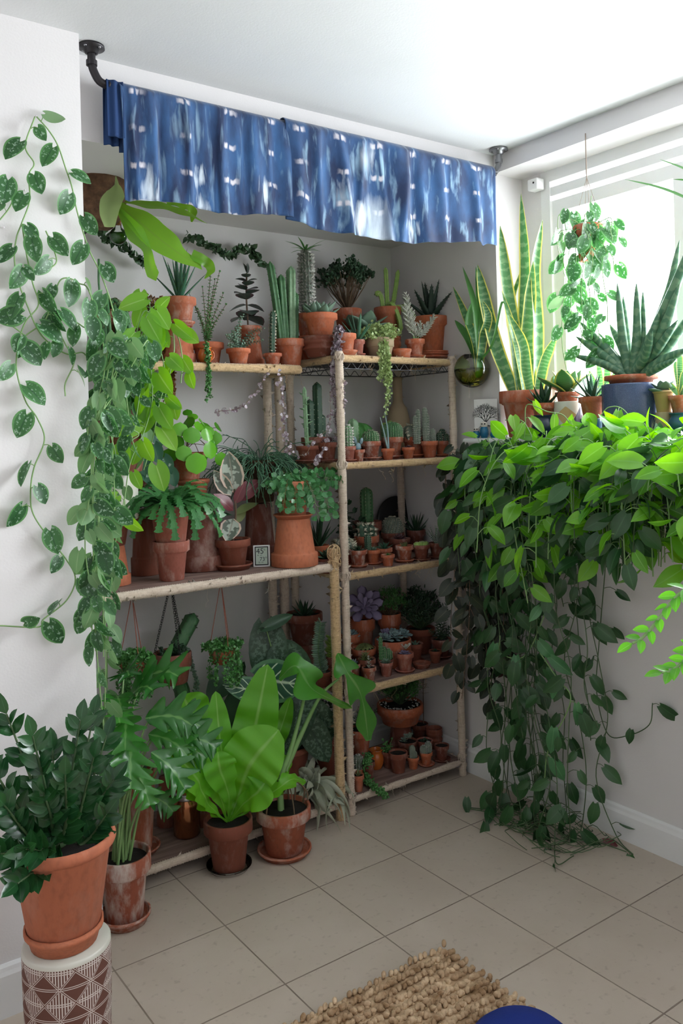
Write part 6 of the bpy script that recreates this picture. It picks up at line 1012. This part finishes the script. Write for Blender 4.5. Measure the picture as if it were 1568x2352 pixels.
g=G(); a=np.linspace(.05,2.75,20); g.lathe([(r_*math.sin(x),r_*(-math.cos(x))) for x in a],32); g.build('glass_globe','glass',t); g=G(); a=np.linspace(.05,pi/2+.05,10); g.lathe([(r_*.965*math.sin(x),-r_*.965*math.cos(x)) for x in a]+[(0,r_*.048)],32); g.build('water','water',t)
F_=lambda px,py,dx=0.:onx(px,py,q.P[0]+dx)-q.P
for pts,wd in [([F_(1098,850),F_(1092,790),F_(1070,730),F_(1040,658)],11),([F_(1098,850),F_(1096,770),F_(1086,690),F_(1062,612,.02)],8),([F_(1100,850),F_(1104,760),F_(1100,690),F_(1092,612,.01)],9),([F_(1098,840),F_(1080,790),F_(1062,760),F_(1044,735)],10),([F_(1100,840),F_(1110,770),F_(1120,730),F_(1108,690)],11),([F_(1102,830),F_(1130,790),F_(1150,700),F_(1160,700)],3),([F_(1098,850),F_(1086,780),F_(1076,740),F_(1084,690)],12)]: strap(q,[F_(1097,868)]+pts,wd*s_,(-.4,-.9,.1),'leaf_snake' if wd==11 else 'leaf_green')
g=G(); g.inst(T_rs,[F_(1062,822)],[(0,0,-1)],[(-.6,-.8,0)],.06); g.build('round_leaf','leaf_turtle',t); g=G()
for k in range(14): g.tube(spline([(0,0,0),(rnd(-.02,.02),rnd(-.02,.02),-r_*.4),(rnd(-.03,.03),rnd(-.03,.03),-r_*.7)],6),.0006,3)
g.build('roots','wool',t); g=G(); g.tube([(0,0,r_*.9),(.035,0,r_*1.9)],.0012,4); g.tube(spline([(-.01,0,r_*.9),(-.03,-.005,0),(-.03,-.01,-r_*1.6)],8),.001,4); g.build('cord','twine',t)
# white sensor box, hanging pot in front of the glass, leaf tips
P=onx(1230,425,XW-.03); g=G(); g.box((0,0,0),(.045,.05,.045)); o=g.build('sensor_box','white_plastic',loc=tuple(P),smooth=False); bv=o.modifiers.new('b','BEVEL'); bv.width=.005; bv.segments=3; tag(o,'small white plastic sensor box in the corner of the window recess','sensor'); g=G(); g.lathe([(0,0),(.004,0),(.004,.002),(0,.003)],10); l_=g.build('lens','black',o,loc=(-.023,-.008,.004)); l_.rotation_euler=(0,-pi/2,0)
P=onx(1352,600,2.50); q=potted('satin pothos in a hanging terracotta pot in front of the window','hanging plant',1352,600,66,82,P=P,name='hanging_satin_pothos',mat='terracotta'); hk=onx(1346,306,XR)[2]; g=G(); zt=hk-q.P[2]-.03
for k in range(4): a=k*pi/2+.4; p0=np.array([q.R*1.02*math.cos(a),q.R*1.02*S(a),q.H*.95]); p1=np.array([0,0,zt-.13]); g.tube([p0,p1],.0011,4); g.tube([p0,(q.R*.7*math.cos(a+.4),q.R*.7*S(a+.4),0)],.0011,4)
g.tube([(0,0,zt-.13),(0,0,zt+.028)],.0022,5); g.build('twine_hanger','twine',q.r); random.seed(9); np.random.seed(9)
tp=q.P+[0,0,q.z]; F_=lambda px,py,X=2.46:onx(px,py,X)
pa=[[tp,F_(px_,py_-30,X_)]+[F_(px_+rnd(-10,10),py_+k*(pb_-py_)/3.,X_) for k in range(4)] for px_,py_,pb_,X_ in [(1300,530,640,2.44),(1290,560,700,2.47),(1320,560,760,2.42),(1335,600,820,2.42),(1310,600,690,2.46),(1400,530,590,2.46),(1390,600,740,2.44),(1360,620,720,2.40),(1345,520,600,2.40),(1410,540,620,2.50),(1290,520,560,2.5),(1330,640,790,2.44),(1300,700,850,2.44),(1375,650,830,2.46)]]
vines(q,'leaf_scindapsus','stem_green',pa,sp=.066,ls=.056,W=.9,pet=.35,sr=.0015,out=(-.6,-.8,0),name='leaves')
vines(q,'leaf_scindapsus','stem_green',[[tp,F_(px_,py_,2.46)] for px_,py_ in((1340,510),(1358,450),(1390,530))],sp=.04,ls=.070,W=.95,pet=.2,sr=.0015,out=(-.6,-.8,0),name='crown_leaves')
# ---- pothos trough on brackets below the sill with two neighbours
random.seed(21); np.random.seed(21)
ZT2=1.27
def trough(label,y0,y1,z,x=2.42,name='pothos'):
    P=np.array([x,(y0+y1)/2,z]); q=Pt(); q.P=P; q.s=.0015; q.r=thing(name,label,'vine',tuple(P)); L=y1-y0; g=G(); pr=[(.055,0),(.062,.09),(.066,.09),(.066,.105),(.056,.105),(.054,.085)]
    A=[]; 
    for sx,sy in((-1,-1),(1,-1),(1,1),(-1,1)): A.append(np.array([(sx*a,sy*(L/2-.06+a),h) for a,h in pr]))
    P_=np.stack(A,1); g.grid(P_,cv=True); g.box((0,0,.004),(.112,L-.02,.008)); g.box((0,0,.082),(.106,L-.02,.004),m=1); g.build('trough',['terracotta_dark','soil'],q.r,smooth=False); q.z=.085; return q
q=trough('bright pothos filling a trough under the window and spilling over the sill',1.05,1.92,ZT2-.02)
pa=[]; pat=[]
for i in range(165):
    y=rnd(1.10,1.88); o=np.array([2.42+rnd(-.04,.04),y,ZT2+.07]); dy=rnd(-.28,.20); out=rnd(.10,.36); up=rnd(.0,.075); dr=rnd(.05,.34)
    (pat if i%2 else pa).append([o,o+[-out*.3,dy*.3,up*.8],o+[-out*.8,dy*.7,up],o+[-out,dy,up*.6-dr*.4],o+[-out*1.05,dy*1.1,-dr]])
vines(q,'leaf_pothos','stem_green',pa+pat[:30],sp=.060,ls=.085,T=T_pointed,W=1.0,pet=.6,sr=.0022,out=(-.6,-.5,.6),name='leaves',jn=.85,hang=.45)
vines(q,'leaf_pothos_dark','stem_dark',pat[30:],sp=.055,ls=.085,T=T_pointed,W=1.0,pet=.45,sr=.0020,out=(-.7,-.6,.4),name='shade_toned_leaves',jn=.75,hang=.6)  # shade within the mass is put into a darker leaf colour
g=G()
for i in range(60):
    y=rnd(1.1,2.25); o=np.array([rnd(2.28,2.42),y,ZT2+rnd(.02,.10)])-q.P; g.tube(spline([o,o+[rnd(-.08,0),rnd(-.08,.08),rnd(.02,.06)],o+[rnd(-.14,-.04),rnd(-.14,.14),rnd(-.06,.08)],o+[rnd(-.16,-.08),rnd(-.16,.16),rnd(-.22,-.02)]],12),rnd(.0012,.0022),5)
g.build('bare_stems','stem_green',q.r)
pl=[[onx(x,y,X) for x,y,X in s_] for s_ in ([(1330,1040,2.3),(1300,960,2.30),(1255,945,2.28),(1210,930,2.28),(1206,980,2.27),(1203,1010,2.27)],[(1290,1100,2.3),(1240,1050,2.26),(1215,990,2.25),(1195,965,2.25),(1160,965,2.25)],[(1500,1060,2.3),(1440,950,2.3),(1400,935,2.28),(1375,960,2.27)])]
vines(q,'leaf_lime','stem_green',pl,sp=.075,ls=.085,T=T_pointed,W=.75,pet=.2,sr=.002,out=(-.7,-.7,.2),name='young_leaves',jn=.2)
q=trough('long pothos vines falling from below the sill to a heap on the floor tiles',1.93,2.33,ZT2-.02,name='trailing_pothos')
pa=[]; pu=[]
for i in range(34):   # upper cloud
    y=rnd(1.95,2.32); o=np.array([2.40,y,ZT2+.07]); dy=rnd(-.25,.08); out=rnd(.05,.24); up=rnd(.0,.06); dr=rnd(.1,.5); pu.append([o,o+[-out*.5,dy*.4,up],o+[-out,dy*.8,up*.4-dr*.4],o+[-out*.95,dy,-dr]])
for i in range(27):   # long strings to the floor
    y0=rnd(1.93,2.33); y1=np.interp(y0,[1.93,2.33],[1.86,2.30])+rnd(-.05,.05); x=rnd(2.26,2.46); o=np.array([2.40,y0,ZT2+.07]); z1=rnd(.02,.9) if i%3==0 else .02
    pts=[o,np.array([x-.06,y0,ZT2+.06])]+[np.array([x+rnd(-.025,.025),y0+(y1-y0)*k/6.+rnd(-.035,.035),ZT2-.05+(z1-ZT2+.05)*k/6.]) for k in range(1,7)]
    if z1<.03: pts+=[np.array([x-rnd(.02,.10),y1+rnd(-.12,.08),.012]),np.array([x-rnd(.0,.14),y1+rnd(-.2,.1),.012])]
    pa.append(pts)
sp_=[[onx(1390,1300,2.40),onx(1375,1480,2.44),onx(1370,1590,2.46),onx(1395,1685,2.48),onx(1440,1690,2.48),onx(1490,1665,2.48),onx(1498,1615,2.48)]]
vines(q,'leaf_pothos','stem_green',pu[:13],sp=.055,ls=.08,T=T_pointed,W=.95,pet=.5,sr=.002,out=(-.6,-.6,.5),name='bright_leaves',jn=.8,hang=.45)
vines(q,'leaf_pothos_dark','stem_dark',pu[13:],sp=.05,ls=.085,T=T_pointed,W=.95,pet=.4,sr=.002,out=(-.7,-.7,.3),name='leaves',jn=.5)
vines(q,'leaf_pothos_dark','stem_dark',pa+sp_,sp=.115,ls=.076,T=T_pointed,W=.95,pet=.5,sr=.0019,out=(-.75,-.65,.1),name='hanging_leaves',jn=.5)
gl=[[onx(1130,1200,2.3),onx(1118,1290,2.28),onx(1165,1330,2.28),onx(1250,1370,2.28),onx(1235,1450,2.3),onx(1200,1510,2.28),onx(1150,1500,2.28),onx(1148,1460,2.28)],[onx(1240,1500,2.3),onx(1280,1560,2.3),onx(1310,1610,2.3),onx(1260,1720,2.3),onx(1250,1790,2.3)]]
vines(q,'leaf_peperomia','stem_green',gl,sp=.12,ls=.085,T=T_pointed,W=.8,pet=.3,sr=.0024,out=(-.7,-.7,.1),name='pale_leaves',jn=.2)
g=G(); n=40
for i in range(46):
    a=rnd(0,6.28); c=np.array([rnd(2.24,2.44),rnd(1.88,2.26),.008+rnd(0,.03)])-q.P; r_=rnd(.04,.13); t=np.linspace(a,a+rnd(1.5,4),12); g.tube(np.stack([c[0]+r_*.6*np.cos(t),c[1]+r_*np.sin(t),c[2]+.01*np.sin(t*3)],-1),.0016,4,cap=False)
g.build('fallen_stems','stem_dark',q.r)
q=trough('dark velvety philodendron hanging in a curtain between shelves and pothos',2.30,2.46,ZT2-.02,x=2.40,name='velvet_philodendron')
pa=[]
for i in range(36):
    y0=rnd(2.28,2.47); x=rnd(2.36,2.47) if i%3 else rnd(2.27,2.36); z1=rnd(.35,1.1); up=rnd(0,.03); o=np.array([2.40,y0,ZT2+.07]); pa.append([o,np.array([x,y0,ZT2+.07+up])]+[np.array([x+rnd(-.02,.02),y0+rnd(-.05,.05),ZT2-.05+(z1-ZT2+.05)*k/4.]) for k in range(1,5)])
vines(q,'leaf_micans','stem_brown',pa,sp=.055,ls=.062,T=T_heart,W=.85,pet=.3,sr=.0014,out=(-.75,-.65,.1),name='leaves',jn=.5)
t=P=onz(1408,1937,0); o=thing('fallen_leaf','single dry red leaf lying on the tiles by the skirting board','leaf',(t[0],t[1],.006)); g=G(); g.inst(T_pointed,[(-.02,.03,0)],[(.2,-1,.1)],[0,0,1],.06); g.build('blade','leaf_rubber_red',o)
# near frond of a second zamioculcas and dracaena tips reaching in from the right
def reach(label,name,z,px,Yd,build):
    P=np.array([px[0],px[1],0]); q=Pt(); q.r=thing(name,label,'potted plant',tuple(P)); q.P=P; q.R=.12; q.H=.24; q.s=.001; part_pot('pot','rolled',.12,.24,'terracotta_smooth',q.r); part_soil(.105,.21,q.r); q.z=.21; build(q)
def b1(q):
    global g,gs; g=G(); gs=G(); d=1.28; random.seed(2)
    F_=lambda px,py,k=d:Cv+ray(px,py)/FP*k-q.P
    for (tx,ty,mx_,my_) in [(1452,1478,1600,1425),(1520,1545,1640,1560)]: zzf(np.array([0,0,q.z]),F_(tx,ty),F_(mx_+40,my_+20),k=12,ls=.034,face=(-.3,-.5,.8))
    gs.build('stems','stem_green',q.r); g.build('leaves','leaf_zz_bright',q.r)
Pz=Cv+ray(1720,1700)/FP*1.35; reach('zamioculcas frond with sunlight in its leaf colour, reaching in from beyond the right side','zamioculcas',0,(Pz[0],Pz[1]),0,b1)
def b2(q):
    g=G(); F_=lambda px,py,k=1.75:Cv+ray(px,py)/FP*k-q.P
    g.tube(spline([(0,0,q.z-.01),F_(1700,900)*[.5,.5,.6],F_(1690,520)],14),.009,8); g.build('trunk','stem_brown',q.r)
    for pts,wd in [([F_(1690,520),F_(1600,470),F_(1520,435),F_(1434,412)],.009),([F_(1690,520),F_(1620,420),F_(1570,390),F_(1514,366)],.009),([F_(1690,520),F_(1640,440),F_(1580,418),F_(1545,412)],.008),([F_(1690,520),F_(1760,460),F_(1800,520)],.01),([F_(1690,520),F_(1700,420),F_(1740,380)],.01),([F_(1690,520),F_(1640,600),F_(1630,700)],.01)]: g=G(); p=spline(pts,16); g.blade(p,wd*np.array([.6,.8]+[1]*8+[.9,.8,.65,.5,.3,.03]),(-.3,-.6,.8),fold=.3); g.build('leaf','leaf_green',q.r)
Pz=Cv+ray(1700,1100)/FP*1.75; reach('thin dracaena leaf tips entering high in front of the window','dracaena',0,(Pz[0],Pz[1]),0,b2)
